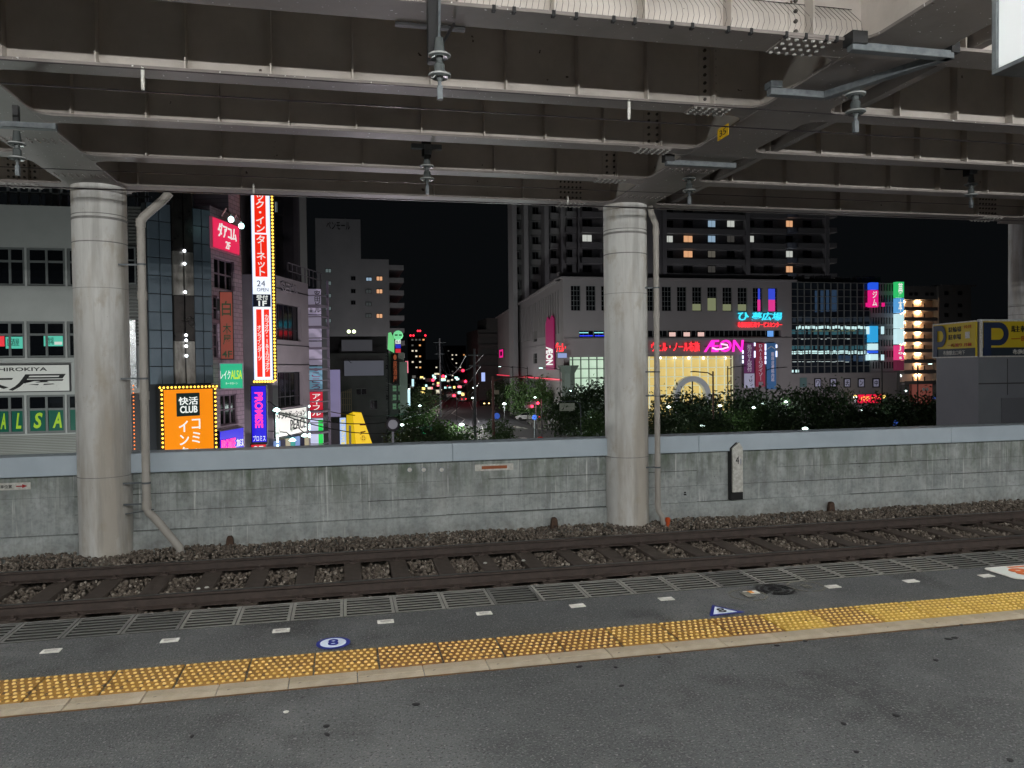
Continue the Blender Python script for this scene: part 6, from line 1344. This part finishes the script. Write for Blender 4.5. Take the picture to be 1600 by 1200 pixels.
for px, py, lb in ((359, 848, 'left of the track bend, nearest the left column'), (866, 818, 'just left of the right column'), (1299, 793, 'farthest right')):
    s, z = FW.loc(px, py, .12); t = thing('marker_stub', 'small rusty stub at the wall foot, '+lb, 'marker', FW.sub(s, z-.10, -.12))
    MB().prism([(-.065, 0), (.065, 0), (.05, .16), (.03, .20), (-.03, .20), (-.045, .16)], -.03, .05, axis='y').build('body', mat('stub_rust', (.06, .035, .025), (.10, .06, .04), scale=20, rough=.8), t, bevel=.006); MB().box(-.012, .012, -.034, -.0305, .05, .07).build('hole', M_BLACK, t)
s, z = wp(1070, 771); t = thing('wall_fixing', 'tiny black fixing on the wall right of the drain pipe', 'fixing', FW.sub(s, z)); MB().box(-.02, .02, -.02, 0, -.03, -.005).build('lower_block', M_BLACK, t); MB().box(-.015, .015, -.02, 0, .01, .03).build('upper_block', M_BLACK, t)

# platform stickers and plates
for k in range(-2, 9):
    x = -.36+.574*k; yy = 4.41+.05*math.sin((k+2)*.33); t = thing('edge_plate', 'small white rectangular plate on the platform asphalt, %s' % ({-2: 'leftmost', -1: 'second from left', 0: 'left of the round number sticker', 1: 'right of the round number sticker', 2: 'below the centre of the wall plate', 3: 'left of the right column', 4: 'below the right column', 5: 'with an orange patch among the faded circles', 6: 'just right of the dark circle', 7: 'left of the orange numbered board', 8: 'touching the orange numbered board'}.get(k, 'number %d beyond the frame' % k)), 'marker', loc=(x, yy, .0045))
    c = MB().box(-.046, .046, -.028, .028, -.004, .001).build('plate', M_WHITE, t, bevel=.0008)
    if k in (-2, -1, 0, 1, 2): MB().box(-.030, .030, -.014, .014, .0012, .002).build('inner_mark', mat('mark_grey', (.30, .29, .27), (.6, .58, .54), scale=60, rough=.7), t)
    if k == 5: MB().box(-.02, .012, -.02, .02, .0012, .002).build('orange_patch', paint('orange_patch', (225, 150, 60)), t)
M_NB = paint('sticker_blue', (32, 44, 130), .5); M_SW = paint('sticker_white', (205, 215, 225), .5)
t = thing('number_sticker', 'round blue rimmed white sticker with the number 8', 'sticker', loc=(-.075, 4.165, .004))
MB().lathe([(.088, 0), (.088, .0015)], 40).build('rim', M_NB, t); MB().lathe([(.068, .0016), (.068, .003)], 40).build('disc', M_SW, t); text(t, '8', -.027, .027, -.045, .045, .0065, M_NB, th=.003, bold=.01, flat=True)
t = thing('number_sticker', 'blue triangle sticker with a white middle and the number 8', 'sticker', loc=(2.15, 4.155, .004))
MB().prism([(-.11, -.075), (.12, -.058), (.0, .11)], 0, .0015).build('rim', M_NB, t); MB().prism([(-.078, -.056), (.078, -.045), (-.002, .075)], .0016, .003).build('triangle', M_SW, t); text(t, '8', -.024, .024, -.038, .028, .0065, M_BLACK, th=.003, bold=.0, flat=True)
def ringst(label, x, y, m, sc_=1.0, filled=False, gl=None):
    t = thing('worn_sticker', label, 'sticker', loc=(x, y, .004))
    for r0, r1 in ((.105, .122),)+(((.07, .092), (.02, .045)) if filled else ()): 
        b = MB(); n = 28
        for k in range(n):
            if not filled and (k % 7 == 5): continue
            if filled and k % 9 == 8: continue
            t0, t1 = 6.283*k/n, 6.283*(k+.93)/n; b.prism([(r0*math.cos(t0), r0*math.sin(t0)), (r1*math.cos(t0), r1*math.sin(t0)), (r1*math.cos(t1), r1*math.sin(t1)), (r0*math.cos(t1), r0*math.sin(t1))], 0, .0012)
        b.build('worn_ring', m, t)
    if gl: text(t, gl, -.03, .03, -.05, .05, .004, m, th=.002, flat=True)
MF = mat('faded_paint', (.10, .10, .085), (.20, .195, .17), scale=60, rough=.8)
ringst('faded grey circle outline left of the dark circle', 2.46, 4.40, MF, gl='1'); ringst('dark black circular print between two faded circles', 2.69, 4.47, M_BLACK, filled=True, gl='9'); ringst('faded yellowish circle outline right of the dark circle', 2.92, 4.48, MF, gl='8')
t = thing('number_board', 'white rounded floor board with an orange stripe and number 8 at the right edge', 'sign', loc=(4.62, 4.41, .006))
def rrect(x0, x1, y0, y1, r_): return [(cx_+r_*math.cos(R(a_+15*k)), cy_+r_*math.sin(R(a_+15*k))) for (cx_, cy_, a_) in ((x1-r_, y1-r_, 0), (x0+r_, y1-r_, 90), (x0+r_, y0+r_, 180), (x1-r_, y0+r_, 270)) for k in range(7)]
MB().prism(rrect(-.28, .28, -.155, .145, .045), 0, .004).build('board', M_WHITE, t); MB().prism(rrect(-.262, .262, -.137, .127, .035), .0041, .005).build('panel', paint('panel_pale', (205, 210, 205)), t)
MO = paint('orange_print', (205, 105, 55)); MB().box(-.10, .26, .092, .118, .0051, .0058).build('stripe', MO, t); text(t, '8', -.17, -.03, -.09, .07, .0085, MO, th=.003, bold=.03, flat=True); text(t, '両', .02, .16, -.09, .07, .0085, MO, th=.003, bold=.0, flat=True)
# small stones and litter on the track
for (px, py, lb) in ((758, 880, 'small white pebble left of the pair'), (818, 876, 'small white scrap between the sleepers'), (323, 918, 'white pebble near the left end of the track'), (310, 920, 'white pebble at the left end, lower one'), (1410, 862, 'white scrap on the near rail side')):
    q = onZ(px, py, -1.24); o = MB().lathe([(.012, -.012), (.03, 0), (.02, .012)], 7).build('white_pebble', M_WHITE); o.location = q; tag(o, lb, 'pebble')
q = onZ(447, 1112, .004); o = MB().lathe([(.010, -.003), (.013, .0), (.006, .003)], 8).build('chewing_gum', M_WHITE); o.location = q; tag(o, 'pale blob of gum on the dark asphalt left of centre', 'litter')

gmm = MB().lathe([(.018, -.003), (.020, .0), (.012, .0015)], 9).mesh('gum', mat('gum_dark', (.012, .012, .013), rough=.6), smooth=True)
for (px, py) in ((1030, 1026), (905, 1041), (962, 1042), (1214, 1008), (1258, 1001), (1482, 998), (1492, 996), (1462, 1031), (1338, 1174), (1578, 1187), (510, 1134), (511, 1147), (1400, 1117), (1318, 1130), (1500, 975), (971, 1071), (650, 1100), (300, 1150)):
    q = onZ(px, py, .0035); o = link('gum_spot', gmm, loc=q, rot=(0, 0, px), scale=(rnd.uniform(.5, 1.1), rnd.uniform(.4, .8), 1)); tag(o, 'small dark flattened gum spot on the asphalt', 'litter', 'dark gum spots on the platform')
